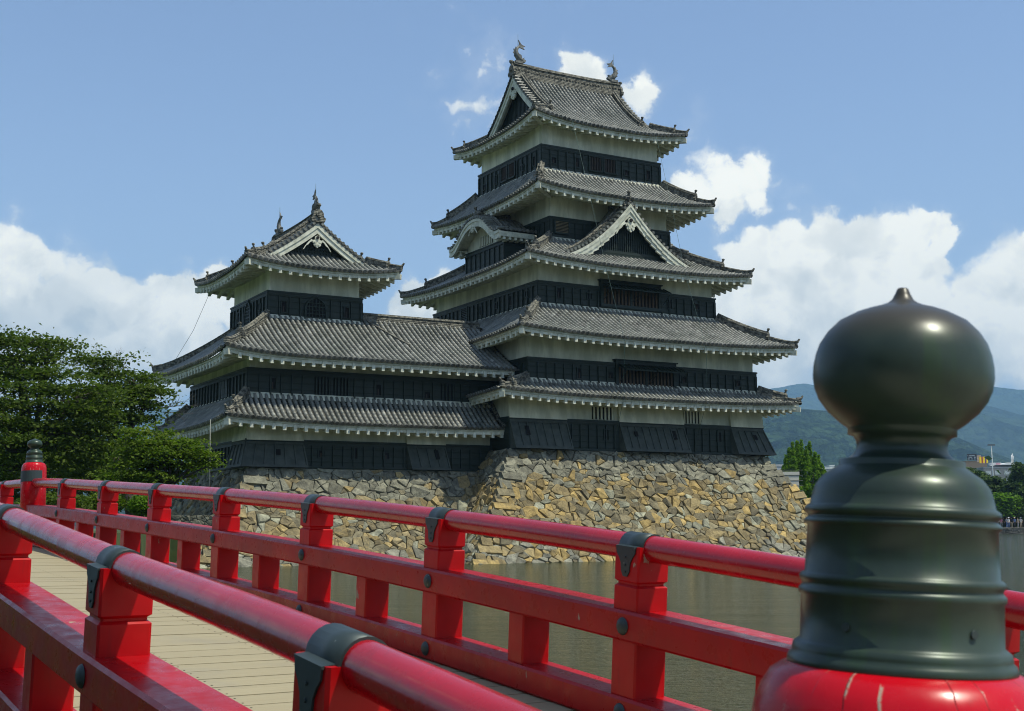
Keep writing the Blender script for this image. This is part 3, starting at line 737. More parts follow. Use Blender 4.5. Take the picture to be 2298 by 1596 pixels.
        # descending ridges and hips
        for sg in (-1, 1):
            hb = MB(f); xk = Lv-0.62
            pts = [(sx*(xk+0.10*max(0, 1-k/4)), sg*(B-lerp(B-0.15, tv+0.25, k/9)), prof(lerp(B-0.15, tv+0.25, k/9))+0.05) for k in range(10)]
            ridge_run(hb, pts, 0.26, 0.32); ogre(hb, (pts[-1][0], pts[-1][1], pts[-1][2]+0.05), (0, sg), 0.8)
            hb.build('descending_ridge', RIDGE, ro)
            hb = MB(f)
            hp = lambda t: (sx*(A-t), sg*(B-t), prof(t) + lift*max(0, 1-t/(A-Lg+0.8))**1.5 + 0.04)
            tm = tv + 0.15
            ridge_run(hb, [hp(lerp(tm, 0.55, k/5)) for k in range(6)], 0.26, 0.28)
            ogre(hb, hp(0.55), (sx, sg), 0.7)
            pts = [hp(lerp(0.55, -0.03, k/4)) for k in range(5)]
            ridge_run(hb, pts, 0.2, 0.2)
            e = Vector(pts[-1]); d = Vector((sx, sg, 0)).normalized()
            hb.tube([tuple(e + Vector((0, 0, 0.13)) - d*0.3), tuple(e + Vector((0, 0, 0.18))), tuple(e + d*0.13 + Vector((0, 0, 0.34)))], [0.10, 0.08, 0.05], 8, False)
            hb.build('hip_ridge', RIDGE, ro)
    rb = MB(f); L = Lv + 0.02
    pts = [(lerp(-L, L, k/10), 0, zr + 0.10*abs(lerp(-1, 1, k/10))**2.5) for k in range(11)]
    hW = 0.44*rh/0.62
    rb.sweep(pts, [(-0.22, -0.15), (0.22, -0.15), (0.22, rh*0.70), (0.27, rh*0.70), (0.27, rh*0.78), (0.13, rh*0.84), (0.10, rh*0.98), (0, rh*1.04), (-0.10, rh*0.98), (-0.13, rh*0.84), (-0.27, rh*0.78), (-0.27, rh*0.70), (-0.22, rh*0.70)], True, (0, 0, 1), None, False)
    n = int(2*L/0.22)
    for k in range(n):          # openwork row of half-round tiles on the ridge's flanks
        x = lerp(-L+0.15, L-0.15, k/(n-1)); zz = zr + 0.10*abs(x/L)**2.5 + rh*0.42
        for q in (-1, 1): rb.tube([(x, q*0.20, zz), (x, q*0.255, zz)], 0.075, 6, False)
    for sx in (-1, 1): ogre(rb, (sx*(L-0.05), 0, zr+0.12), (sx, 0), 1.15)
    rg = rb.build('main_ridge', RIDGE, ro)
    for sx in (-1, 1): dragon_fish(ro, f, sx*(L-0.42), 0, zr + rh*1.04 + 0.10, 0.80*fish, -sx)
    eave_set(A, B, ze, lift, aw, bw, f, ro, pw=pw)
    return ro

# ================================================================== MAIN KEEP
keep = empty('castle_keep', cw(0, 0, 0), TH, 'tall black and white castle keep of five tiled roofs on the stone base', 'castle keep')
T0 = shift(0, 0)
# tier: wall half sizes, black band z0 z1, roof (A, B, ze, lift, inner A, inner B, z top)
wall_box(keep, T0, 8.50, 7.42, 3.9, 7.0)
wall_box(keep, T0, 7.64, 8.00, 7.0, 10.4)
wall_box(keep, T0, 6.02, 6.38, 11.4, 14.9)
wall_box(keep, T0, 4.12, 4.58, 15.6, 19.4)
wall_box(keep, T0, 4.14, 3.75, 19.8, 24.0)
B1 = boards(keep, T0, 8.62, 7.54, 3.99, 5.62, {'front': [(-8.5, -4.95), (-1.6, 2.95), (6.2, 8.6)], 'left': [(5, 7.5)]})
B2 = boards(keep, T0, 7.76, 8.12, 7.45, 8.78, {'front': [(-2.3, 1.8)]})
B3 = boards(keep, T0, 6.14, 6.50, 11.95, 13.32, {'front': [(-2.0, 2.1)], 'left': [(-2.6, -1.75)]})
B4 = boards(keep, T0, 4.24, 4.70, 15.9, 17.55, {'front': [(-3.95, -2.98)]})
B5 = boards(keep, T0, 4.26, 3.87, 20.55, 22.05, {'front': [(-0.98, 0.96)], 'left': [(-0.9, 0.85)]})
# floor two's front projects to v=-8.54 in the middle of nothing: the wall face itself
for s, z, t_ in ((-7.65, 4.98, 1), (-2.48, 4.97, 1), (5.35, 5.07, 1)):
    if s > -7: loophole(B1, T0, 'front', s, 7.54, z-0.06, t_)
for s, z, t_ in ((-4.55, 8.13, 1), (-2.53, 8.13, 0), (2.49, 8.13, 0), (6.38, 8.13, 0)): loophole(B2, T0, 'front', s, 8.12, z, t_)
for s, z, t_ in ((-4.81, 12.77, 1), (-2.77, 12.77, 0), (2.79, 12.77, 1), (4.81, 12.77, 0)): loophole(B3, T0, 'front', s, 6.50, z, t_)
for s, z, t_ in ((-3.45, 21.23, 0), (-1.81, 21.31, 1), (1.74, 21.16, 0), (3.33, 21.24, 1)): loophole(B5, T0, 'front', s, 3.87, z, t_)
# left side: SIDES['left'] has s = -v
for v, z, t_ in ((0.08, 12.67, 1), (-1.73, 12.69, 0), (-3.51, 12.71, 1), (-5.35, 12.79, 0)): loophole(B3, T0, 'left', -v, 6.14, z, t_)
for v, z, t_ in ((3.11, 21.15, 0), (1.62, 21.26, 1), (-1.65, 21.21, 0), (-3.13, 21.27, 1)): loophole(B5, T0, 'left', -v, 4.26, z, t_)
for a, b in ((-0.92, -0.12), (0.10, 0.90)): window(B5, T0, 'front', a, b, 3.87, 20.98, 21.82, 'v', 7, [BOARD, DARK, WARM])
for a, b in ((-0.80, -0.13), (0.13, 0.80)): window(B5, T0, 'left', a, b, 4.26, 20.95, 21.80, 'v', 6, [BOARD, DARK, WARM])
window(B4, T0, 'front', -3.90, -3.03, 4.70, 16.70, 17.38, 'h', 8, [BOARD, DARK, m_plain('straw_louvres', (0.20, 0.16, 0.09), (0.12, 0.1, 0.06))])
window(B3, T0, 'left', -2.55, -1.8, 6.14, 12.35, 13.1, 'h', 7)
BROWN = m_plain('bare_wood_bars', (0.10, 0.065, 0.035), (0.05, 0.035, 0.02))
for (par, o, s0, s1, z0, z1, zt_) in ((B3, 6.50, -1.88, 1.95, 12.42, 13.42, 13.75), (B2, 8.12, -2.05, 1.70, 7.52, 8.62, 8.98)):
    m_ = MB(T0)      # projecting window housing
    m_.box(s0-0.18, s1+0.18, -o-0.12, -o+0.2, z1+0.02, zt_); m_.box(s0-0.26, s1+0.26, -o-0.20, -o+0.2, zt_, zt_+0.06)
    m_.box(s0-0.18, s0, -o-0.12, -o, z0-0.12, z1+0.02); m_.box(s1, s1+0.18, -o-0.12, -o, z0-0.12, z1+0.02)
    m_.box(s0-0.18, s1+0.18, -o-0.14, -o, z0-0.20, z0)
    m_.box((s0+s1)/2-0.07, (s0+s1)/2+0.07, -o-0.11, -o, z0, z1)
    m_.build('window_housing', BOARD, par)
    window(par, T0, 'front', s0, s1, o, z0, z1, 'v', 16, [BOARD, DARK, BROWN], False)
    awning(par, T0, 'front', s0-0.02, s1+0.35, o+0.10, z0, z1+0.12, 0.80)
# stone drops and slit windows of the lowest storey
drop(B1, T0, 'front', -8.60, -5.05, 7.54, 4.02, 5.56, 0.45, -0.16, 0.16, 6.7, [(-7.65, 4.98, 1)])
drop(B1, T0, 'front', -1.62, 2.80, 7.54, 4.02, 5.56, 0.45, -0.16, 0.18, 6.7, [(-0.68, 5.0, 0), (1.97, 5.0, 1)])
drop(B1, T0, 'front', 6.22, 8.64, 7.54, 4.02, 5.56, 0.45, -0.2, 0.62, 6.7, [(7.76, 5.05, 0)])
drop(B1, T0, 'right', -7.54, -4.6, 8.62, 4.02, 5.56, 0.62, 0.45, 0.0, 6.7)
WB = [PLASTER, DARK, PLASTER]
wslit = bpy.data.objects.get('plaster_wall')
window(wslit, T0, 'front', -3.32, -1.86, 7.42, 5.74, 6.42, 'v', 6, WB, False, 'slit_window')
window(wslit, T0, 'front', 2.85, 4.17, 7.42, 5.74, 6.42, 'v', 6, WB, False, 'slit_window')
# roofs
skirt(keep, T0, 7.76, 8.12, 10.05, 9.35, 6.78, 7.62, 0.22, 8.5, 7.42, lim={'front': (-10.05, 10.05)})
skirt(keep, T0, 6.14, 6.50, 9.27, 10.05, 9.95, 12.05, 0.28, 7.64, 8.0)
skirt(keep, T0, 4.24, 4.70, 7.72, 8.08, 14.30, 16.30, 0.34, 6.02, 6.38)
skirt(keep, T0, 4.26, 3.87, 6.19, 6.65, 18.72, 20.62, 0.36, 4.12, 4.58)
gable_roof(keep, T0, 5.46, 5.07, 23.32, 27.55, 3.95, 3.45, 0.46, 4.14, 3.75, rh=0.82)

# dormer gable (triangular) on the third roof, front and back
def dormer(root, f, vf, vb, zr, W_, zb, conc=0.55):
    tb = MB(f); prof = lambda d: zr - (zr-zb)*((1+conc)*(d/W_) - conc*(d/W_)**2)
    for sg in (-1, 1):
        pf = lambda s, t: (sg*(W_-t), -s, prof(W_-t))
        n = int((vf-vb)/SP)
        for k in range(n): tile_column(tb, pf, vb + k*SP + 0.06, 0.0, W_, end=True)
        d = 0.12
        while d < W_ - 0.05:
            tb.col = tcol(); z = prof(d)+0.10
            tb.tube([(sg*d, -(vf-0.40), z+0.03), (sg*d, -(vf+0.12), z-0.01)], 0.09, 8, False); d += 0.245
    tb.col = (0.1, 0.1, 0.09); N = 12
    for sg in (-1, 1):
        for k in range(N):
            a, b = W_*k/N, W_*(k+1)/N
            P = [(sg*a, -vf-0.05, prof(a)+0.02), (sg*b, -vf-0.05, prof(b)+0.02), (sg*b, -vb, prof(b)+0.02), (sg*a, -vb, prof(a)+0.02)]
            tb.hexa([(p[0], p[1], p[2]-0.1) for p in P], P)
    dm = tb.build('dormer_gable', TILE, root)
    gp = MB(f); Lg = vf-0.45
    outl = [(-W_+W_*2*k/24, -Lg, prof(abs(-W_+W_*2*k/24))-0.06) for k in range(25)]
    gp.prism(outl, (0, 0.12, 0))
    zbb = zb + 0.42
    n = int(2*W_/0.15)
    for k in range(n):
        x = lerp(-W_, W_, (k+0.5)/n); top = prof(abs(x)) - 0.62
        if top > zbb+0.3: gp.box(x-0.04, x+0.04, -Lg-0.07, -Lg, zbb+0.15, top)
    gp.box(-W_*0.74, W_*0.74, -Lg-0.12, -Lg, zbb-0.15, zbb+0.15)
    gp.build('gable_lattice', BOARD, dm)
    bb = MB(f)
    for sg in (-1, 1):
        for (o0, o1, h0, h1) in ((0.0, 0.14, -0.68, -0.10), (0.10, 0.20, -0.46, -0.08), (0.17, 0.24, -0.22, -0.06)):
            for k in range(N):
                a, b = (W_+0.05)*k/N, (W_+0.05)*(k+1)/N
                Q = [(sg*a, -(vf-0.10+o1), prof(a)+h0*1.15), (sg*b, -(vf-0.10+o1), prof(b)+h0), (sg*b, -(vf-0.10+o0), prof(b)+h0), (sg*a, -(vf-0.10+o0), prof(a)+h0*1.15)]
                T = [(sg*a, -(vf-0.10+o1), prof(a)+h1), (sg*b, -(vf-0.10+o1), prof(b)+h1), (sg*b, -(vf-0.10+o0), prof(b)+h1), (sg*a, -(vf-0.10+o0), prof(a)+h1)]
                bb.hexa(Q, T)
    bb.build('bargeboard', TRIM, dm)
    mw = MB(f); md = MB(f); gegyo(mw, md, lambda a, o, z: (a, -o, z), zr-1.15, vf+0.02, 0.80)
    mw.build('gable_pendant', TRIM, dm); md.build('pendant_boss', DARK, dm)
    rb = MB(f); ridge_run(rb, [(0, -vb, zr), (0, -(vf-0.1), zr)], 0.36, 0.50); ogre(rb, (0, -(vf-0.15), zr-0.05), (0, -1), 1.05)
    for sg in (-1, 1):
        ridge_run(rb, [(sg*lerp(0.2, W_*0.92, k/8), -(vf-0.62), prof(lerp(0.2, W_*0.92, k/8))+0.05) for k in range(9)], 0.24, 0.22)
    rb.build('dormer_ridge', RIDGE, dm)
    return dm
dormer(keep, T0, 6.62, 4.7, 18.45, 4.35, 15.05)

# bay window under a curved gable, left and right sides
def curved_bay(root, f):
    """faces local -y"""
    bw_, o0, o1, z0, z1 = 2.42, 4.2, 5.95, 15.2, 16.45
    m_ = MB(f)
    m_.box(-bw_, bw_, -o1, -o0, z0, z1)
    for k in range(9):
        x = lerp(-bw_+0.05, bw_-0.05, k/8); m_.box(x-0.045, x+0.045, -o1-0.06, -o1, z0+0.1, z1-0.18)
    m_.box(-bw_-0.04, bw_+0.04, -o1-0.07, -o0, z1-0.18, z1); m_.box(-bw_-0.08, bw_+0.08, -o1-0.11, -o0, z1, z1+0.06)
    bay = m_.build('bay_window', BOARD, root)
    m_ = MB(f); m_.box(-bw_+0.1, bw_-0.1, -o1+0.1, -o0, z1+0.06, 17.2)
    m_.prism([(x, -o1+0.1, z) for x, z in ((-1.9, 17.19), (1.9, 17.19), (1.4, 17.6), (0.6, 17.9), (-0.6, 17.9), (-1.4, 17.6))], (0, 1.5, 0))
    pw_ = m_.build('bay_plaster', PLASTER, bay)
    window(bay, f, 'front', -0.85, 0.85, o1-0.10, 16.65, 17.25, 'v', 8, WB, False, 'slit_window')
    Wk, ze_, zc = 3.15, 16.82, 18.12; vf, vb = 6.75, 4.25
    def zk(x):
        s = min(1, abs(x)/Wk); b = 0.5*(1+math.cos(math.pi*min(1, (s/0.93))**1.3)); return ze_ + (zc-ze_)*b + 0.10*max(0, s-0.85)/0.15*0.6
    tb = MB(f)
    for sg in (-1, 1):
        pf = lambda s, t: (sg*(Wk+0.10-t), -s, zk(Wk+0.10-t)+0.05)
        n = int((vf-vb)/SP)
        for k in range(n): tile_column(tb, pf, vb+k*SP+0.05, 0.0, Wk+0.05, dark=0.8)
    N = 26
    x = -Wk
    while x <= Wk+0.01:
        tb.col = tcol(); tb.tube([(x, -(vf-0.5), zk(x)+0.15), (x, -(vf+0.10), zk(x)+0.09)], 0.082, 8, False); x += 0.232
    rf = tb.build('curved_gable_roof', TILE, bay)
    bb = MB(f)
    for (o_0, o_1, h0, h1) in ((-0.02, 0.10, -0.48, -0.02), (0.08, 0.15, -0.17, 0.0), (0.08, 0.13, -0.48, -0.38)):
        for k in range(N):
            a, b = lerp(-Wk, Wk, k/N), lerp(-Wk, Wk, (k+1)/N)
            Q = [(a, -(vf-0.12+o_1), zk(a)+h0), (b, -(vf-0.12+o_1), zk(b)+h0), (b, -(vf-0.12+o_0), zk(b)+h0), (a, -(vf-0.12+o_0), zk(a)+h0)]
            bb.hexa(Q, [(p[0], p[1], p[2]-h0+h1) for p in Q])
    for k in range(N):      # plastered underside
        a, b = lerp(-Wk, Wk, k/N), lerp(-Wk, Wk, (k+1)/N)
        bb.poly([(a, -(vf-0.1), zk(a)-0.08), (b, -(vf-0.1), zk(b)-0.08), (b, -vb, zk(b)-0.08), (a, -vb, zk(a)-0.08)])
    gegyo(bb, bb, lambda a, o, z: (a, -o, z), zk(0)-0.52, vf-0.02, 0.42)
    for sg in (-1, 1):      # side eaves with rafter ends
        bb.box(min(sg*(Wk-0.1), sg*(Wk+0.02)), max(sg*(Wk-0.1), sg*(Wk+0.02)), -(vf-0.1), -vb-0.1, ze_-0.30, ze_+0.0)
        for k in range(6):
            y = lerp(-(vf-0.4), -vb-0.2, k/5); bb.box(min(sg*2.3, sg*(Wk-0.02)), max(sg*2.3, sg*(Wk-0.02)), y-0.08, y+0.08, ze_-0.46, ze_-0.2)
        bb.box(min(sg*2.3, sg*(Wk-0.1)), max(sg*2.3, sg*(Wk-0.1)), -(vf-0.1), -vb, ze_-0.2, ze_-0.12)
    bb.build('curved_bargeboard', TRIM, bay)
    rb = MB(f); ridge_run(rb, [(0, -vb, zc+0.12), (0, -(vf-0.25), zc+0.12)], 0.34, 0.42); ogre(rb, (0, -(vf-0.3), zc+0.08), (0, -1), 1.0)
    for sg in (-1, 1):
        ridge_run(rb, [(sg*lerp(0.15, Wk*0.95, k/10), -(vf-0.7), zk(lerp(0.15, Wk*0.95, k/10))+0.14) for k in range(11)], 0.22, 0.18)
    rb.build('bay_ridge', RIDGE, bay)
curved_bay(keep, lambda x, y, z: (y, -x, z))       # local -y -> -u
curved_bay(keep, lambda x, y, z: (-y, x, z))       # local -y -> +u
# lightning cables
for pts in ([(-2.9, -5.12, 23.45), (-2.75, -6.70, 18.45), (-2.7, -8.13, 14.1), (-2.9, -10.1, 9.7), (-2.6, -9.4, 6.6), (-2.2, -7.9, 4.4)],
            [(3.1, -5.12, 23.4), (3.0, -6.70, 18.4), (2.8, -8.13, 14.1), (2.6, -10.1, 9.7), (3.0, -9.4, 6.6), (3.3, -7.9, 4.4)]):
    c_ = MB(); c_.tube(pts, 0.009, 5); c_.build('lightning_cable', GREENMET, keep)

# ================================================================== SMALL KEEP with connecting gallery
sk = empty('castle_turret', cw(-17.8, -0.1, 0), TH, 'lower three-roofed turret with a long gallery joining the tall keep', 'castle turret')
SK = lambda u, v: shift(u + 17.8, v + 0.1)          # castle coordinates -> local
# lowest and second storeys run from the left corner to the keep
cu, cv = (-22.15-6.5)/2, (-5.6+4.45)/2; a1, b1 = (22.15-6.5)/2, (5.6+4.45)/2
TG = SK(cu, cv)
wall_box(sk, TG, a1-0.12, b1-0.12, 2.8, 5.6); wall_box(sk, TG, a1-0.12, b1-0.12, 5.6, 8.9)
S1 = boards(sk, TG, a1, b1, 2.86, 4.19, {'front': [(-a1, -a1+2.9), (-13.62-cu, -11.2-cu)], 'left': [(3.0, 5.1)]})
S2 = boards(sk, TG, a1, b1, 6.3, 7.68, {'front': [(-18.75-cu, -16.7-cu), (-11.7-cu, -10.75-cu)]})
for s, z, t_ in ((-18.29, 3.65, 0), (-16.5, 3.71, 1), (-14.76, 3.63, 0)): loophole(S1, TG, 'front', s-cu, b1, z-0.05, t_)
for s, z, t_ in ((-20.88, 7.01, 1), (-15.22, 6.95, 1), (-12.46, 6.83, 0)): loophole(S2, TG, 'front', s-cu, b1, z, t_)
for a, b, n in ((-18.70, -17.83, 5), (-17.69, -16.78, 5), (-11.64, -10.82, 4)): window(S2, TG, 'front', a-cu, b-cu, b1, 6.56, 7.46, 'v', n, None, False)
window(S2, TG, 'left', 0.55, 1.95, a1, 6.56, 7.46, 'v', 5, None, False)
drop(S1, TG, 'front', -a1+0.0, -19.25-cu, b1, 2.88, 4.13, 0.42, 0.36, 0.14, 4.9, [(-20.57-cu, 3.62, 0)])
drop(S1, TG, 'left', 3.0, b1, a1, 2.88, 4.13, 0.36, 0.1, 0.42, 4.9)
drop(S1, TG, 'front', -13.62-cu, -11.39-cu, b1, 2.88, 4.13, 0.42, -0.15, 0.15, 4.9, [(-12.0-cu, 3.68, 1)])
# first skirt roof: front and left only, the gallery meets the keep on the right
A1, B1_ = a1+1.5, b1+1.55
skirt(sk, TG, a1, b1, A1, B1_, 5.02, 6.42, 0.25, a1-0.12, b1-0.12, ('front', 'left', 'back'), {'front': (-A1, -8.55-cu), 'back': (-6, A1), 'skip': ((1, -1), (1, 1))}, hips=((-1, -1), (-1, 1)))
vg_ = MB(TG)     # sloping end of the skirt roof beside the keep
ridge_run(vg_, [(-8.6-cu, -B1_, 5.1), (-8.6-cu, -b1-0.7, 5.65), (-8.6-cu, -b1, 6.45)], 0.2, 0.16)
vg_.build('verge_ridge', RIDGE, sk)
# second roof: one long front slope; the turret's three skirts; gallery ridge
A2, B2_ = a1+1.62, b1+1.62
prof2 = lambda t: 8.25 + 2.42*((0.80)*(t/3.9) + 0.20*(t/3.9)**2)
tb = MB(TG)
uT0, uT1, vT = -20.4-cu, -15.2-cu, 3.2      # turret wall edges, front at v=-3.2
frontv = -5.6-1.62
def pf_front(s, t): return (s, (frontv-cv)+t, prof2(t) + 0.34*(abs(min(0, s)/A2)**6)*max(0, 1-t/3.5)**1.5)
n = int((A2 - 0.0 + (-7.7-cu))/SP)
for k in range(n):
    s = -A2 + 0.03 + k*SP; m_ = s + SP/2 + A2     # distance from the left corner
    if s < uT0: t1 = min(4.02, m_*1.18)
    elif s < uT1: t1 = 4.02
    else: t1 = 4.35
    if t1 > 0.12: tile_column(tb, pf_front, s, -0.04, t1)
def pf_left(s, t): return (-A2 + t, -s, prof2(t*1.18) + 0.34*(abs(s/B2_)**5)*max(0, 1-t/3.2)**1.5)
n = int(2*B2_/SP)
for k in range(n):
    s = -B2_ + 0.05 + k*SP; m_ = B2_ - abs(s+SP/2); t1 = min(A2+uT0, m_/1.18)
    if t1 > 0.12: tile_column(tb, pf_left, s, -0.04, t1)
def pf_back(s, t): return (-s, B2_ - t, lerp(8.25, prof2(4.35), t/(B2_ - (frontv-cv+4.35))))
n = int((2*A2-2)/SP)
for k in range(n):
    s = -A2 + 2 + k*SP; m_ = A2 - s
    t1 = min(B2_ - (frontv-cv+4.35), m_*1.18)
    if t1 > 0.12: tile_column(tb, pf_back, s, -0.04, t1)
r2 = tb.build('tiled_roof', TILE, sk)
hb = MB(TG)
hp = lambda w_, dz=0: (-A2 + (A2+uT0)*w_, (frontv-cv) + 4.02*w_, prof2(4.02*w_) + 0.34*(1-w_)**1.5 + 0.04 + dz)
ridge_run(hb, [hp(lerp(1, 0.33, k/6)) for k in range(7)], 0.28, 0.32); ogre(hb, hp(0.33, 0.06), (-3.3, -4.0), 0.85)
pts = [hp(lerp(0.33, -0.01, k/5), 0.12*max(0, (k-3)/2)**2) for k in range(6)]; ridge_run(hb, pts, 0.2, 0.2); hb.build('hip_ridge', RIDGE, r2)
hb = MB(TG)
hp = lambda w_, dz=0: (-A2 + (A2+uT0)*w_, B2_ - 3.9*w_, prof2(3.9*w_) + 0.34*(1-w_)**1.5 + 0.04 + dz)
pts = [hp(lerp(1, -0.02, k/8), 0.15*max(0, (k-6)/2)**2) for k in range(9)]; ridge_run(hb, pts, 0.24, 0.26)
e = Vector(pts[-1]); hb.tube([tuple(e), tuple(e+Vector((-0.05, 0.05, 0.2))), tuple(e+Vector((-0.15, 0.15, 0.42)))], [0.1, 0.07, 0.04], 8, False)
hb.build('hip_ridge', RIDGE, r2)
gr = MB(TG); zg = prof2(4.35)
ridge_run(gr, [(uT1-0.1, frontv-cv+4.35, zg), (-7.9-cu, frontv-cv+4.35, zg)], 0.32, 0.36); ogre(gr, (-8.1-cu, frontv-cv+4.35, zg), (1, 0), 0.7)
gr.build('gallery_ridge', RIDGE, r2)
fl = MB(TG); q0 = pf_front(uT0, 3.84); q1 = pf_front(uT0, 4.02)
for a, b in ((uT0, uT1),): fl.poly([(a, q0[1], q0[2]+0.045), (b, q0[1], q0[2]+0.045), (b, q1[1], q1[2]+0.13), (a, q1[1], q1[2]+0.13)])
fl.build('plaster_fillet', TRIM, r2)
mark = MB(TG)      # raised band of older overlapping tiles where turret and gallery slopes meet
ridge_run(mark, [(uT1+0.35, frontv-cv+4.2, prof2(4.2)+0.02), (uT1+1.9, frontv-cv+2.0, prof2(2.0)+0.04)], 0.22, 0.09)
mark.build('valley_tiles', RIDGE, r2)
eave_set(A2, B2_, 8.25, 0.34, a1-0.12, b1-0.12, TG, r2, ('front', 'left', 'back'), {'front': (-A2, -8.0-cu), 'back': (-7, A2), 'skip': ((1, -1), (1, 1))}, pw=6)
# turret top
TT = SK(-17.8, -0.1)
wall_box(sk, TT, 2.50, 3.0, 10.0, 13.9)
S3 = boards(sk, TT, 2.61, 3.11, 10.5, 12.05, {'front': [(-0.75, 0.75)], 'left': [(-0.6, 0.6)]})
for s, z in ((-1.75, 11.31), (1.73, 11.27)): loophole(S3, TT, 'front', s, 3.11, z, 1)
for v, z, t_ in ((1.56, 11.36, 1), (-2.02, 11.41, 0)): loophole(S3, TT, 'left', -v-0.1, 2.61, z, t_)
def bell(par, f, side, o, z0, z1, hw):
    F = SIDES[side]; m_ = MB(f)
    def outline(e):
        pts = []
        for k in range(13):
            a = k/12; y = z0 + (z1-z0)*a
            wd = hw*(1.0 - 0.08*a - (0.92*max(0, (a-0.55)/0.45)**2.2 if a > 0.55 else 0)) + e
            pts.append((wd, y + e*(1 if a > 0.95 else 0)))
        return pts
    inn, out = outline(0), outline(0.11)
    m_.mat = 1; m_.prism([F(x, o+0.005, y) for x, y in inn] + [F(-x, o+0.005, y) for x, y in inn[::-1]], tuple(Vector(F(0, o+0.02, 0)) - Vector(F(0, o, 0))))
    m_.mat = 0
    for sg in (-1, 1):
        for k in range(12):
            m_.prism([F(sg*inn[k][0], o, inn[k][1]), F(sg*out[k][0], o, out[k][1]), F(sg*out[k+1][0], o, out[k+1][1]), F(sg*inn[k+1][0], o, inn[k+1][1])], tuple(Vector(F(0, o+0.11, 0)) - Vector(F(0, o, 0))))
    wz = lambda y: next((x for x, yy in inn[::-1] if yy <= y), hw)
    for k in range(5):
        x = lerp(-hw*0.7, hw*0.7, k/4); top = z1-0.02 - (abs(x)/hw)**2*0.45*(z1-z0)*0.8
        P = [F(q, oo, zz) for zz in (z0, top) for q, oo in ((x-0.022, o+0.07), (x+0.022, o+0.07), (x+0.022, o+0.03), (x-0.022, o+0.03))]; m_.hexa(P[:4], P[4:])
    for k in range(5):
        y = lerp(z0+0.15, z1-0.3, k/4); x = wz(y)
        P = [F(q, oo, zz) for zz in (y-0.022, y+0.022) for q, oo in ((-x, o+0.08), (x, o+0.08), (x, o+0.04), (-x, o+0.04))]; m_.hexa(P[:4], P[4:])
    m_.build('bell_window', [BOARD, DARK], par)
bell(S3, TT, 'front', 3.11, 10.72, 11.93, 0.54); bell(S3, TT, 'left', 2.61, 10.78, 11.95, 0.45)
gable_roof(sk, turn90(0, 0), 4.57, 4.25, 13.22, 16.0, 3.25, 2.75, 0.34, 3.0, 2.5, conc=0.30, lattice='grid', rh=0.50, fish=0.86)
c_ = MB(SK(0, 0)); c_.tube([(-21.9, 0.6, 13.6), (-22.7, 2.4, 10.6), (-23.7, 3.0, 8.6)], 0.010, 5); c_.build('lightning_cable', GREENMET, sk)

c_ = MB(SK(0, 0)); c_.tube([(-24.35, -7.0, 5.0), (-24.30, -7.0, 0.6)], 0.022, 6); c_.build('drain_pole', m_plain('pale_drain_pole', (0.22, 0.23, 0.20)), sk)

# ================================================================== STONE BASES
def clip(poly, nx, ny, c):      # keep nx*x + ny*y <= c
    out = []
    for k in range(len(poly)):
        a, b = poly[k], poly[(k+1) % len(poly)]
        da, db = nx*a[0]+ny*a[1]-c, nx*b[0]+ny*b[1]-c
        if da <= 0: out.append(a)
        if da*db < 0:
            t = da/(da-db); out.append((a[0]+(b[0]-a[0])*t, a[1]+(b[1]-a[1])*t))
    return out
def stone_color(r, yn):
    k = r.random(); b = r.uniform(0.55, 1.12)
    if k < 0.34: c = (0.30, 0.235, 0.115)
    elif k < 0.58: c = (0.40, 0.29, 0.11)
    elif k < 0.84: c = (0.22, 0.19, 0.115)
    else: c = (0.32, 0.32, 0.235)
    if yn < 0.25 + r.uniform(-.06, .06) and r.random() < 0.85: c = (0.235, 0.23, 0.175)
    elif yn > 0.78 and r.random() < 0.45: c = (0.25, 0.245, 0.195)
    return tuple(x*b for x in c)
def area(p): return abs(sum(p[k][0]*p[(k+1) % len(p)][1]-p[(k+1) % len(p)][0]*p[k][1] for k in range(len(p))))/2
def split(poly, r, amax):
    """cut a convex cell by random lines until its pieces are stone-sized: straight-edged, angular rubble"""
    a = area(poly)
    if a < amax or len(poly) < 3: return [poly]
    cx_ = sum(p[0] for p in poly)/len(poly); cy_ = sum(p[1] for p in poly)/len(poly)
    L, d = max((math.hypot(poly[k][0]-q[0], poly[k][1]-q[1]), (poly[k][0]-q[0], poly[k][1]-q[1])) for k in range(len(poly)) for q in poly[:k]) if len(poly) > 1 else (1, (1, 0))
    ang = math.atan2(d[1], d[0]) + r.gauss(0, 0.30); nx, ny = math.cos(ang), math.sin(ang)
    o = r.uniform(-.20, .20)*L; c = nx*cx_ + ny*cy_ + o
    A_, B_ = clip(poly, nx, ny, c), clip(poly, -nx, -ny, -c)
    out = []
    for q in (A_, B_):
        if len(q) > 2 and area(q) > 0.003: out += split(q, r, amax*r.choice((1.0, 1.0, 0.75, 1.35)))
    return out
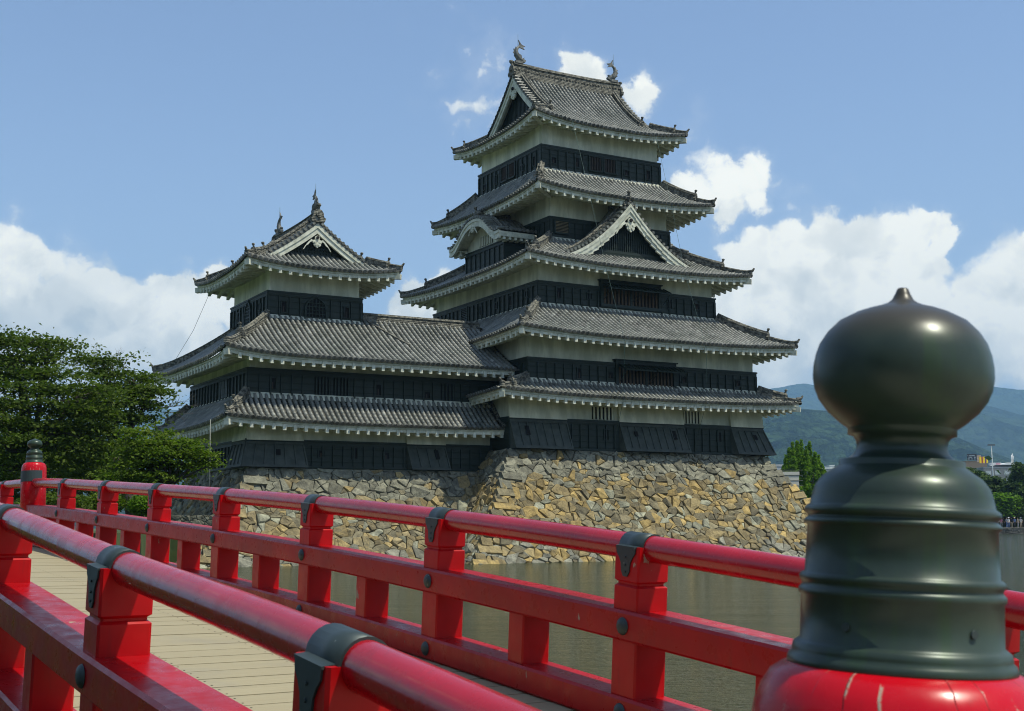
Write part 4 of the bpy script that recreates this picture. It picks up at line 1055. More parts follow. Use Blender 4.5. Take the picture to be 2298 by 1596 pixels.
def stones(mb, mp, x0, x1, H, spl, spr, seed, size=1.0, small=0.7, grey=False, relief=1.0):
    """irregular rubble over the strip x0..x1 (top) with splayed ends; mp(x, y, h) -> 3-D, y down the slope, h off the wall"""
    r = random.Random(seed); X0, X1 = x0-spl, x1+spr
    asp = 0.62; pts = []; cell = {}
    for rad, tries in ((size*0.75, 3.0), (size*0.45, 6), (size*0.22, 5*small)):
        for _ in range(int((X1-X0)*H/(rad*rad)*tries*0.55)):
            px, py = r.uniform(X0-0.5, X1+0.5), r.uniform(-0.25, H+0.25); gx, gy = int(px//1.0), int(py//1.0)
            if not any(math.hypot(px-q[0], (py-q[1])/asp) < (rad+q[2])*0.66 for i_ in (-1, 0, 1) for j_ in (-1, 0, 1) for q in cell.get((gx+i_, gy+j_), ())):
                q = (px, py, rad); pts.append(q); cell.setdefault((gx, gy), []).append(q)
    P = np.array(pts)
    for i, (px, py, pr) in enumerate(pts):
        poly = [(px-1.8, py-1.5), (px+1.8, py-1.5), (px+1.8, py+1.5), (px-1.8, py+1.5)]
        dx, dy = P[:, 0]-px, (P[:, 1]-py)/asp; d2 = dx*dx+dy*dy
        for j in np.argsort(d2)[1:24]:
            qx, qy, qr = pts[j]
            nx, ny = qx-px, (qy-py)/(asp*asp)
            poly = clip(poly, nx, ny, ((qx*qx + qy*qy/(asp*asp)) - (px*px + py*py/(asp*asp)) + (pr*pr-qr*qr)*0.5)/2)
            if len(poly) < 3: break
        if len(poly) < 3: continue
        poly = clip(poly, 0, -1, 0); poly = clip(poly, 0, 1, H) if len(poly) > 2 else poly
        if len(poly) > 2: poly = clip(poly, -1, -spl/H, -x0)
        if len(poly) > 2: poly = clip(poly, 1, -spr/H, x1)
        if len(poly) < 3: continue
        for pc in split(poly, r, r.choice((r.uniform(0.10, 0.30), r.uniform(0.22, 0.62), r.uniform(0.3, 0.7)))*size*size):
            ar = area(pc)
            if ar < 0.003: continue
            # drop needle corners
            pc = [p for k, p in enumerate(pc) if math.hypot(p[0]-pc[k-1][0], p[1]-pc[k-1][1]) > 0.03]
            if len(pc) < 3: continue
            cx_ = sum(p[0] for p in pc)/len(pc); cy_ = sum(p[1] for p in pc)/len(pc); sz = math.sqrt(ar)
            kk = max(0.80, 1-0.020/sz)
            base = [(cx_+(x-cx_)*kk + r.uniform(-.012, .012), cy_+(y-cy_)*kk + r.uniform(-.012, .012)) for x, y in pc]
            h = r.uniform(0.03, 0.15)*min(1.2, sz/0.4)*relief; tx, ty = r.uniform(-0.24, 0.24)*relief, r.uniform(-0.26, 0.14)*relief
            col = stone_color(r, cy_/H)
            if grey: g1 = sum(col)/3*r.uniform(0.8, 1.1); col = (lerp(col[0], g1, 0.18), lerp(col[1], g1, 0.15), lerp(col[2], g1*0.8, 0.2))
            ca_ = r.uniform(0, 3.14); cr = r.choice((0, 0.2, 0.45, 0.7))*r.uniform(0.5, 1)*relief; ka, kb_ = math.cos(ca_), math.sin(ca_)
            hh = lambda x, y, k: max(0.01, h*k + (x-cx_)*tx + (y-cy_)*ty - cr*abs((x-cx_)*ka + (y-cy_)*kb_) + cr*sz*0.25)
            ra = [mb.vert(*mp(x, y, -0.05)) for x, y in base]
            rm = [mb.vert(*mp(x, y, hh(x, y, 0.7))) for x, y in base]
            ins = r.uniform(0.84, 0.95)
            rb_ = [mb.vert(*mp(cx_+(x-cx_)*ins, cy_+(y-cy_)*ins, hh(cx_+(x-cx_)*ins, cy_+(y-cy_)*ins, 1.0)+r.uniform(-.01, .01))) for x, y in base]
            c0 = (cx_+r.uniform(-.2, .2)*sz, cy_+r.uniform(-.2, .2)*sz); cc = mb.vert(*mp(c0[0], c0[1], hh(*c0, 1.0)+r.uniform(-0.005, 0.015)))
            n = len(base)
            for k in range(n):
                k2 = (k+1) % n
                mb.face([ra[k2], ra[k], rm[k], rm[k2]][::-1], col, False); mb.face([rm[k2], rm[k], rb_[k], rb_[k2]][::-1], col, False)
                mb.face([cc, rb_[k], rb_[k2]], col, False)
class Batter:
    def __init__(s, knots): s.z = [k[0] for k in knots]; s.d = [k[1] for k in knots]
    def table(s):
        zz = np.linspace(s.z[0], s.z[-1], 60); dd = np.interp(-zz, [-q for q in s.z], s.d)
        # smooth
        for _ in range(4): dd[1:-1] = (dd[:-2]+2*dd[1:-1]+dd[2:])/4
        sl = np.concatenate([[0], np.cumsum(np.hypot(np.diff(zz), np.diff(dd)))]); return zz, dd, sl
def stone_base(name, u0, u1, v0, v1, bt, sides, label, seed, tfm, root, grey=False):
    """rect u0..u1, v0..v1 at the top, spreading downwards along the batter"""
    zz, dd, sl = bt.table(); H = sl[-1]; DM = dd[-1]
    core = MB(tfm); N = len(zz)
    rings = []
    for k in range(0, N, 3):
        d = dd[k] - 0.06; rings.append([core.vert(x, y, zz[k]) for x, y in ((u0-d, v0-d), (u1+d, v0-d), (u1+d, v1+d), (u0-d, v1+d))])
    for a, b in zip(rings, rings[1:]):
        for k in range(4): core.face([a[k], b[k], b[(k+1) % 4], a[(k+1) % 4]])
    core.face(rings[0])
    core.build('rubble_core', BACK, root)
    for sd in sides:
        if sd == 'front': x0, x1, o = u0, u1, v0; F = lambda x, out, z: (x, v0-out, z)
        elif sd == 'left': x0, x1 = -v1, -v0; F = lambda x, out, z: (u0-out, -x, z)
        elif sd == 'right': x0, x1 = v0, v1; F = lambda x, out, z: (u1+out, x, z)
        def mp(x, y, h):
            d = float(np.interp(y, sl, dd)); z = float(np.interp(y, sl, zz))
            e = 0.05; d2 = float(np.interp(min(H, y+e), sl, dd)); z2 = float(np.interp(min(H, y+e), sl, zz))
            tn, tz = d2-d, z2-z; L = math.hypot(tn, tz) or 1; nn, nz = -tz/L, tn/L
            lin = DM*y/H
            if x < x0: x = x0 - (x0-x)*(d/max(lin, 1e-3)) if lin > 0.02 else x
            elif x > x1: x = x1 + (x-x1)*(d/max(lin, 1e-3)) if lin > 0.02 else x
            return F(x, d+nn*h, z+nz*h)
        mb = MB(tfm); stones(mb, mp, x0, x1, H, DM, DM, seed, grey=grey); seed += 1
        # long corner blocks
        r = random.Random(seed+50); y = 0.05; alt = 0
        while y < H-0.5 and sd == 'front':
            hgt = r.uniform(0.38, 0.55); ln = (1.25 if alt else 0.65)*r.uniform(0.8, 1.2)
            for sg, xe in ((1, x1), (-1, x0)):
                if sg < 0 and name == 'stone_base_small': pass
                d = DM*(y+hgt/2)/H
                a = xe + sg*(d+0.05); b = a - sg*ln; til = 0.18*sg
                c = stone_color(r, y/H)
                P = [(a, y), (a, y+hgt), (b, y+hgt+0.12), (b, y+0.12)]
                b4 = [mp(px, py, -0.1) for px, py in P]; t4 = [mp(lerp(px, (a+b)/2, 0.06), lerp(py, y+hgt/2+.06, 0.08), 0.17+r.uniform(-.03, .03)) for px, py in P]
                mb.col = c; mb.hexa(b4, t4)
            y += hgt*1.02; alt = 1-alt
        mb.build('stone_facing', STONE, root)
bt1 = Batter([(3.95, 0), (3.0, 0.6), (1.95, 1.35), (0.6, 2.3), (-0.5, 3.25), (-1.45, 4.15), (-2.2, 4.9)])
kb = empty('stone_base', cw(0, 0, -1.8), TH, 'tall battered base of ochre and grey rubble under the main keep', 'stone wall')
stone_base('stone_base_main', -8.64, 8.66, -7.54, 7.4, bt1, ('front', 'left', 'right'), '', 11, lambda x, y, z: (x, y, z+1.8), kb)
bt2 = Batter([(2.80, 0), (1.9, 0.55), (0.9, 1.2), (-0.2, 2.05), (-1.2, 2.9), (-2.2, 3.9)])
sb = empty('stone_base', cw(-17.8, 0, -1.8), TH, 'lower grey rubble base under the turret and gallery, left of the main base', 'stone wall')
stone_base('stone_base_small', -22.05, -7.0, -5.68, 4.4, bt2, ('front', 'left'), '', 31, lambda x, y, z: (x+17.8, y, z+1.8), sb, True)

# ================================================================== RED BRIDGE
BD = Vector((-0.5352, 0.8447, 0)); BN = Vector((-0.8447, -0.5352, 0)); BA = Vector((0.583, 5.769, 0))
FK = [(-5.4, -0.66), (-3.6, -0.40), (-1.8, -0.205), (0, -0.042), (1.8, 0.095), (3.6, 0.211), (5.4, 0.311), (7.2, 0.399), (9.0, 0.483), (10.8, 0.566), (12.6, 0.632), (14.4, 0.655), (16.2, 0.64), (18.0, 0.60)]
NK = [(-5.4, -0.70), (-3.6, -0.41), (-2.02, -0.221), (-0.22, -0.066), (1.58, 0.0997), (3.4, 0.235), (5.2, 0.335), (7.0, 0.42), (8.8, 0.50), (10.6, 0.575), (12.4, 0.632), (14.4, 0.655), (16.2, 0.64), (18.0, 0.60)]
def herm(K, x):
    xs = [k[0] for k in K]; i = max(0, min(len(K)-2, next((j-1 for j, q in enumerate(xs) if q > x), len(K)-2)))
    def sl(j):
        a, b = max(0, j-1), min(len(K)-1, j+1); return (K[b][1]-K[a][1])/(K[b][0]-K[a][0])
    h = K[i+1][0]-K[i][0]; t = (x-K[i][0])/h
    return ((2*t**3-3*t*t+1)*K[i][1] + (t**3-2*t*t+t)*h*sl(i) + (-2*t**3+3*t*t)*K[i+1][1] + (t**3-t*t)*h*sl(i+1))
def bz(L, m): return lerp(herm(FK, L), herm(NK, L), m/2.4)
def frame(L, m):
    p = BA + BD*L + BN*m + Vector((0, 0, bz(L, m))); dz = (bz(L+.05, m)-bz(L-.05, m))/.1
    t = (BD + Vector((0, 0, dz))).normalized(); up = BN.cross(t).normalized()
    if up.z < 0: up = -up
    return p, t, up
def bp(L, m, h, dl=0.0, dm=0.0):
    """bridge point: L along, m across, h above the rail-top curve square to it, dl/dm local offsets"""
    p, t, up = frame(L, m); return tuple(p + t*dl + up*h + BN*dm)
bridge = empty('bridge', tuple(BA + BN*1.2 + BD*6 + Vector((0, 0, -1.5))), math.atan2(BD.y, BD.x), 'arched red timber footbridge with green metal caps and pale plank deck', 'footbridge')
bridge_inv = (Matrix.Translation(bridge.location) @ Matrix.Rotation(bridge.rotation_euler.z, 4, 'Z')).inverted()
def BT(x, y, z): return tuple(bridge_inv @ Vector((x, y, z)))
RR = 0.060
def block(mb, L, m, h0, h1, hl, hm, rows=None, bev=0.008):
    """upright timber square to the rail line, with softened edges; rows: [(h, inset)]"""
    rows = rows or [(h0, 0), (h1, 0)]; rings = []
    for h, ins in rows:
        a, b, c = hl-ins, hm-ins, bev
        sh = [(-a+c, -b), (a-c, -b), (a, -b+c), (a, b-c), (a-c, b), (-a+c, b), (-a, b-c), (-a, -b+c)]
        rings.append([mb.vert(*bp(L, m, h, x, y)) for x, y in sh])
    for a, b in zip(rings, rings[1:]):
        for k in range(8): mb.face([a[k], a[(k+1) % 8], b[(k+1) % 8], b[k]])
    mb.face(rings[0][::-1]); mb.face(rings[-1])
def beam(mb, L0, L1, m, h0, h1, hm, c=0.012):
    n = max(2, int((L1-L0)/0.3)); rings = []
    for k in range(n+1):
        L = lerp(L0, L1, k/n)
        sh = [(-hm+c, h0), (hm-c, h0), (hm, h0+c), (hm, h1-c), (hm-c, h1), (-hm+c, h1), (-hm, h1-c), (-hm, h0+c)]
        rings.append([mb.vert(*bp(L, m, h, 0, x)) for x, h in sh])
    for a, b in zip(rings, rings[1:]):
        for k in range(8): mb.face([a[k], a[(k+1) % 8], b[(k+1) % 8], b[k]])
    mb.face(rings[0][::-1]); mb.face(rings[-1])
HB = [-0.335, -0.468, -0.712, -0.838]
def post(L, m, side, near):
    r = RR if not near else 0.056
    m_ = MB(BT); hw = 0.0875
    rows = [(-0.86, 0), (-0.232, 0), (-0.222, 0.012), (-0.214, 0.012), (-0.204, 0), (-0.052, 0)]
    block(m_, L, m, 0, 0, hw, hw, rows)
    po = m_.build('post', REDWORN, bridge)
    c_ = MB(BT)      # strap over the rail and its tongues
    Rr = r + 0.007; ring0, ring1 = [], []
    angs = [R(-28 + k*236/14) for k in range(15)]
    for lst, dl in ((ring0, -0.085), (ring1, 0.085)):
        for ao in (Rr, r-0.002):
            lst.append([c_.vert(*bp(L, m, -r + ao*math.sin(a), dl, ao*math.cos(a))) for a in angs])
    c_.smooth = True
    for k in range(14): c_.face([ring0[0][k], ring0[0][k+1], ring1[0][k+1], ring1[0][k]])
    c_.smooth = False
    for k in range(14):
        c_.face([ring0[0][k], ring0[1][k], ring0[1][k+1], ring0[0][k+1]]); c_.face([ring1[0][k], ring1[0][k+1], ring1[1][k+1], ring1[1][k]])
    for sg in (-1, 1):
        out = [(-0.070, -0.052), (-0.066, -0.082), (-0.048, -0.102), (-0.034, -0.125), (-0.028, -0.165), (-0.014, -0.186), (0.014, -0.186), (0.028, -0.165), (0.034, -0.125), (0.048, -0.102), (0.066, -0.082), (0.070, -0.052)]
        a = [c_.vert(*bp(L, m, h, x, sg*(hw+0.0005))) for x, h in out]; b = [c_.vert(*bp(L, m, h, x, sg*(hw+0.006))) for x, h in out]
        c_.face(b); n = len(out)
        for k in range(n): c_.face([a[k], a[(k+1) % n], b[(k+1) % n], b[k]])
        P = [(x, y, h) for x in (-0.072, 0.072) for (y, h) in ((r-0.004, -0.064), (hw+0.007, -0.058), (hw+0.007, -0.052), (r-0.001, -0.048))]
        q = [c_.vert(*bp(L, m, h, x, sg*y)) for x, y, h in P]
        c_.face(q[:4]); c_.face(q[4:][::-1])
        for k in range(4): c_.face([q[k], q[(k+1) % 4], q[4+(k+1) % 4], q[4+k]])
        for hh in (-0.10, -0.135, -0.165):
            p0 = bp(L, m, hh, 0, sg*(hw+0.006)); p1 = bp(L, m, hh, 0, sg*(hw+0.010)); c_.tube([p0, p1], 0.005, 6)
    c_.build('metal_cap', METAL, po)
    for h in (lerp(HB[0], HB[1], 0.5), lerp(HB[2], HB[3], 0.5)):
        b_ = MB(BT)
        for sg in (side,):
            b_.smooth = True; cpt = None; rings = []
            for rr, oo in ((0.040, 0.0), (0.037, 0.006), (0.028, 0.013), (0.012, 0.018)):
                rings.append([b_.vert(*bp(L, m, h + rr*math.sin(a*math.pi/6), -0.02 + rr*math.cos(a*math.pi/6), sg*(0.112+oo))) for a in range(12)])
            for x, y in zip(rings, rings[1:]):
                for k in range(12): b_.face([x[k], x[(k+1) % 12], y[(k+1) % 12], y[k]])
            b_.face(rings[-1], None, False)
        b_.build('bolt_cap', METAL, po)
def rail_run(m, posts, L0, L1, near):
    r = RR if not near else 0.056
    h_ = MB(BT); h_.smooth = True; n = int((L1-L0)/0.12); rings = []
    for k in range(n+1):
        L = lerp(L0, L1, k/n); rings.append([h_.vert(*bp(L, m, -r + r*math.sin(2*math.pi*a/24), 0, r*math.cos(2*math.pi*a/24))) for a in range(24)])
    for a, b in zip(rings, rings[1:]):
        for k in range(24): h_.face([a[k], a[(k+1) % 24], b[(k+1) % 24], b[k]])
    h_.build('handrail', REDRAIL, bridge)
    for h0, h1 in ((HB[1], HB[0]), (HB[3], HB[2])):
        b_ = MB(BT); beam(b_, L0, L1, m, h0, h1, 0.11); b_.build('rail_beam', RED, bridge)
    for L in posts: post(L, m, 1, near)
    for L in posts:
        m_ = MB(BT); block(m_, L+0.9, m, HB[2], HB[1], 0.070, 0.082, [(HB[2]-0.01, 0), (HB[1]+0.01, 0)]); m_.build('baluster', REDWORN, bridge)
farP = [-1.8 + 1.8*k for k in range(8)]; nearP = [-2.05, -0.29, 1.55] + [-2.02 + 1.8*k for k in range(3, 8)]
rail_run(0.0, farP, -3.6, 12.62, False)
rail_run(2.4, nearP, -3.55, 12.5, True)
rail_run(0.0, [14.35], 12.62, 16.6, False)
rail_run(2.4, [14.35], 12.5, 16.6, True)
# newel posts with onion finials
NPROF = [(0.2781, 0.0005), (0.2778, 0.005), (0.2765, 0.0065), (0.2706, 0.0088), (0.2637, 0.0125), (0.2594, 0.0180), (0.2555, 0.028), (0.252, 0.0402), (0.2470, 0.0540), (0.2366, 0.0732), (0.2231, 0.0861), (0.2096, 0.0945), (0.1964, 0.0989), (0.1832, 0.1013), (0.1701, 0.1017), (0.157, 0.0996), (0.144, 0.0945), (0.1309, 0.0849), (0.1179, 0.0705), (0.1117, 0.0615), (0.1107, 0.061), (0.1039, 0.0609), (0.1029, 0.0555), (0.0972, 0.0515), (0.0915, 0.0505), (0.0858, 0.0514), (0.0812, 0.0539), (0.076, 0.0598), (0.0745, 0.0692), (0.0735, 0.0702), (0.0678, 0.0701), (0.0662, 0.0731), (0.0611, 0.0795), (0.0549, 0.0888), (0.0447, 0.0966), (0.0334, 0.1004), (0.0217, 0.1026), (0.0201, 0.1052), (0.0176, 0.1080), (0.0146, 0.1090), (0.0115, 0.1080), (0.0089, 0.1051), (0.0074, 0.1041), (0.0059, 0.1061), (0.0033, 0.1088), (0.0012, 0.1096), (-0.0008, 0.1088), (-0.0028, 0.105), (-0.0559, 0.1074), (-0.0579, 0.1110), (-0.0605, 0.1133), (-0.0640, 0.1133), (-0.067, 0.1110), (-0.0700, 0.1098), (-0.073, 0.1120), (-0.075, 0.1139), (-0.0805, 0.1139), (-0.083, 0.1111), (-0.1309, 0.1116), (-0.1338, 0.1154), (-0.1368, 0.1193), (-0.1433, 0.1206), (-0.1462, 0.1206), (-0.1492, 0.1240), (-0.1540, 0.1258), (-0.160, 0.1260)]
def newel(base, top, sx, sz, depth):
    """base: centre where the metal meets the timber; top: finial tip"""
    b, t = Vector(base), Vector(top); ax = (t-b).normalized()
    q = Vector((0, 0, 1)).rotation_difference(ax).to_matrix().to_4x4()
    m_ = MB(); m_.lathe([(z, r_) for z, r_ in ((-depth, 0.168*sx), (-0.30, 0.168*sx), (-0.12, 0.1675*sx), (-0.075, 0.1655*sx), (-0.050, 0.162*sx), (-0.030, 0.155*sx), (-0.014, 0.145*sx), (-0.005, 0.132*sx), (0.0, 0.118*sx))], 64)
    o = m_.build('newel_post', REDNEWEL, bridge); o.matrix_local = bridge_inv @ Matrix.Translation(b) @ q
    f_ = MB(); f_.lathe([((z+0.1555)*sz, max(0.0005, r_*sx)) for z, r_ in NPROF[::-1]], 72)
    p_ = f_.build('onion_finial', BRONZE, o)
    s_ = MB()
    for k in range(5):
        a = R(-65 + k*72); zz = 0.043*sz; d = Vector((math.cos(a), math.sin(a), 0))
        s_.tube([tuple(d*0.1110*sx + Vector((0, 0, zz))), tuple(d*0.1138*sx + Vector((0, 0, zz)))], 0.0048*sx, 8)
    s_.build('screw_head', METAL, o)
    return o
newel((0.4383, 1.475, -0.158), (0.4614, 1.475, 0.278), 1.0, 1.0, 1.15)
pn = BA + BD*-3.6; newel((pn.x, pn.y, -0.16), (pn.x+0.02, pn.y-0.03, 0.27), 1.0, 1.0, 1.15)
pf_ = BA + BD*12.62; n2 = newel((pf_.x, pf_.y, 0.83), (pf_.x-0.012, pf_.y+0.02, 1.15), 0.92, 0.74, 1.15)
b_ = MB()
rg = [[b_.vert(0.159*math.cos(R(a)), 0.159*math.sin(R(a)), z) for a in range(150, 331, 12)] for z in (-0.25, -0.11)]
for k in range(15): b_.face([rg[0][k], rg[0][k+1], rg[1][k+1], rg[1][k]])
b_.build('metal_band', METAL, n2)
pm = BA + BD*12.5 + BN*2.4; newel((pm.x, pm.y, 0.83), (pm.x-0.012, pm.y+0.02, 1.15), 0.92, 0.74, 1.15)
# deck
dk = MB(BT); L = -3.9; r_ = random.Random(3)
while L < 17.2:
    wd = 0.205; g1 = 0.007; z0 = r_.uniform(-0.002, 0.002)
    dk.col = (r_.random(),)*3
    P = [bp(l, m, h) for l, m, h in ((L+g1, -0.22, -0.90), (L+wd, -0.22, -0.90), (L+wd, 2.62, -0.90), (L+g1, 2.62, -0.90), (L+g1, -0.22, -0.842+z0), (L+wd, -0.22, -0.842+z0), (L+wd, 2.62, -0.842+z0), (L+g1, 2.62, -0.842+z0))]
    dk.mat = 0; dk.hexa(P[:4], P[4:])
    dk.mat = 1
    for m in (0.30, 0.85, 1.45, 2.05):
        for dl in (0.05, 0.155):
            q = [dk.vert(*bp(L+dl+0.006*math.cos(a*math.pi/3), m+0.006*math.sin(a*math.pi/3), -0.8405+z0)) for a in range(6)]; dk.face(q)
    L += 0.212
dk.build('deck', [DECK, DARK], bridge)
for m in (0.05, 1.2, 2.35):
    g1 = MB(BT); beam(g1, -3.7, 17.0, m, -1.16, -0.905, 0.11); g1.build('girder', RED, bridge)
for L in (-1.0, 4.4, 9.8, 15.0):
    for m in (0.1, 2.3):
        g1 = MB(BT); p = BA + BD*L + BN*m; z = bz(L, m)-1.16
        g1.tube([(p.x, p.y, -3.9), (p.x, p.y, z)], 0.15, 14); g1.build('pier', REDWORN, bridge)

# ================================================================== BANKS
def slab(name, poly, zt, m_, z0=-4.2, label=None):
    s_ = MB(); s_.prism([(x, y, z0) for x, y in poly], (0, 0, zt-z0)); return tag(s_.build(name, m_), label, kind='structure')
def bxy(L, m): p = BA + BD*L + BN*m; return (p.x, p.y)
slab('near_bank', [bxy(-3.95, -30), bxy(-3.95, 30), bxy(-45, 30), bxy(-45, -30)], -1.262, PATHM, label='near bank at the foot of the bridge')
slab('left_bank', [(-110, 14), (-18, 14), bxy(16.6, 4.0), bxy(16.6, -1.2), (-12.2, 34), (-14.6, 50), (-15.9, 59.6), (-12.2, 59.4), (-9.5, 66), (-6, 90), (20, 160), (20, 204), (-110, 204)], -0.18, GRASS, label='grassy bank with trees left of the castle')
slab('far_bank', [(-119, 205.9), (329, 205.9), (329, 900), (-119, 900)], -0.85, GRASS, label='far shore of the moat under the trees')
fp = MB(); fp.box(20, 120, 205.3, 208.0, -0.86, -0.74); tag(fp.build('path', PATHM), 'pale path along the far shore', kind='structure')
fe = empty('retaining_wall', (80, 205.5, WZ), 0, 'dark low stone embankment along the far shore of the moat', 'stone wall')
def rub(name, ax_, bx_, zb, zt, seed, root, base, grey=True, size=0.5, mt=None):
    a, b = Vector(ax_), Vector(bx_); Ld = (b-a).length; d = (b-a)/Ld; n = Vector((d.y, -d.x, 0))
    H = zt-zb; B0 = Vector(base)
    mb = MB(); stones(mb, lambda x, y, h: tuple(a + d*x + n*(h+0.10*y) + Vector((0, 0, zt-y)) - B0), 0, Ld, H, 0, 0, seed, size=size, grey=grey, relief=0.7)
    mb.build('stone_facing', mt or STONE, root)
    c_ = MB(); P = [a - B0, b - B0]
    c_.hexa([(P[0].x, P[0].y, zb-B0.z), (P[1].x, P[1].y, zb-B0.z), (P[1].x-n.x*.6, P[1].y-n.y*.6, zb-B0.z), (P[0].x-n.x*.6, P[0].y-n.y*.6, zb-B0.z)],
            [(P[0].x, P[0].y, zt-B0.z), (P[1].x, P[1].y, zt-B0.z), (P[1].x-n.x*.6, P[1].y-n.y*.6, zt-B0.z), (P[0].x-n.x*.6, P[0].y-n.y*.6, zt-B0.z)])
    c_.build('rubble_core', BACK, root)
rub('far', (60, 205.3, 0), (100, 205.3, 0), -2.0, -0.75, 77, fe, (80, 205.5, WZ), size=0.8, mt=m_plain('dark_bank_stone', (0.05, 0.05, 0.042), (0.10, 0.10, 0.085), 0.9, 1.2))  # one darker stone tone for this whole embankment
le = empty('retaining_wall', (-14, 59, WZ), 0, 'low stone embankment at the water left of the lower castle base', 'stone wall')
rub('ledge', (-17.8, 60.3, 0), (-13.0, 59.7, 0), -2.1, 0.55, 78, le, (-14, 59, WZ))
lt = MB(); lt.prism([(-17.75, 60.45, -0.2), (-13.1, 59.95, -0.2), (-12.9, 62.5, -0.2), (-18.2, 64, -0.2)], (0, 0, 0.70)); tag(lt.build('path', GRASS), 'narrow grassy ledge beside the castle base', kind='structure')
# small tiled wall behind the tree at the left of the castle
tw = empty('tiled_wall', (-19.6, 78, -0.2), 0.12, 'small white wall with a tiled coping behind the bridge rail, left of the castle base', 'garden wall')
m_ = MB(); m_.box(-2.6, 0.75, -0.12, 0.12, 0, 1.95); m_.build('wall_body', PLASTER, tw)
m_ = MB()
for k in range(13):
    x = lerp(-2.7, 0.8, k/12)
    for q in (-1, 1): m_.col = tcol(); m_.tube([(x, q*0.42, 1.98), (x, 0, 2.28)], 0.085, 7, False)
m_.box(-2.8, 0.9, -0.09, 0.09, 2.24, 2.40); m_.prism([(-2.8, -0.45, 1.93), (0.9, -0.45, 1.93), (0.9, 0, 2.22), (-2.8, 0, 2.22)], (0, 0, 0.04))
m_.build('tiled_coping', m_plain('pale_coping_tile', (0.45, 0.46, 0.46), (0.25, 0.26, 0.25)), tw)

# ================================================================== TREES
def leaf_mesh(name, P, size, N_up, mt, parent, seed, dark=None):
    """one small folded quad per leaf"""
    r = np.random.default_rng(seed); n = len(P)
    a = r.uniform(0, 2*np.pi, n); nz = N_up + r.normal(0, 0.55, n)
    nrm = np.stack([r.normal(0, 0.6, n), r.normal(0, 0.6, n), nz], 1); nrm /= np.linalg.norm(nrm, axis=1)[:, None]
    t = np.stack([np.cos(a), np.sin(a), r.normal(0, .3, n)], 1); t -= nrm*(t*nrm).sum(1)[:, None]; t /= np.linalg.norm(t, axis=1)[:, None]
    b = np.cross(nrm, t); s = size*r.uniform(0.6, 1.4, n)[:, None]
    V = np.stack([P - t*s*0.62, P + b*s*0.36 + nrm*s*0.08, P + t*s*0.62, P - b*s*0.36 + nrm*s*0.08], 1).reshape(-1, 3)
    me = bpy.data.meshes.new(name); me.vertices.add(4*n); me.vertices.foreach_set('co', V.astype(np.float32).ravel())
    me.loops.add(4*n); me.loops.foreach_set('vertex_index', np.arange(4*n, dtype=np.int32))
    me.polygons.add(n); me.polygons.foreach_set('loop_start', np.arange(0, 4*n, 4, dtype=np.int32))
    me.update(calc_edges=True)
    ca = me.color_attributes.new('col', 'FLOAT_COLOR', 'CORNER'); c = np.clip(r.normal(0.45, 0.22, n), 0, 1) if dark is None else np.clip(dark + r.normal(0, 0.15, n), 0, 1)
    ca.data.foreach_set('color', np.repeat(np.stack([c, c, c, np.ones(n)], 1), 4, axis=0).astype(np.float32).ravel())
    me.materials.append(mt); o = bpy.data.objects.new(name, me); COL.objects.link(o); o.parent = parent; return o
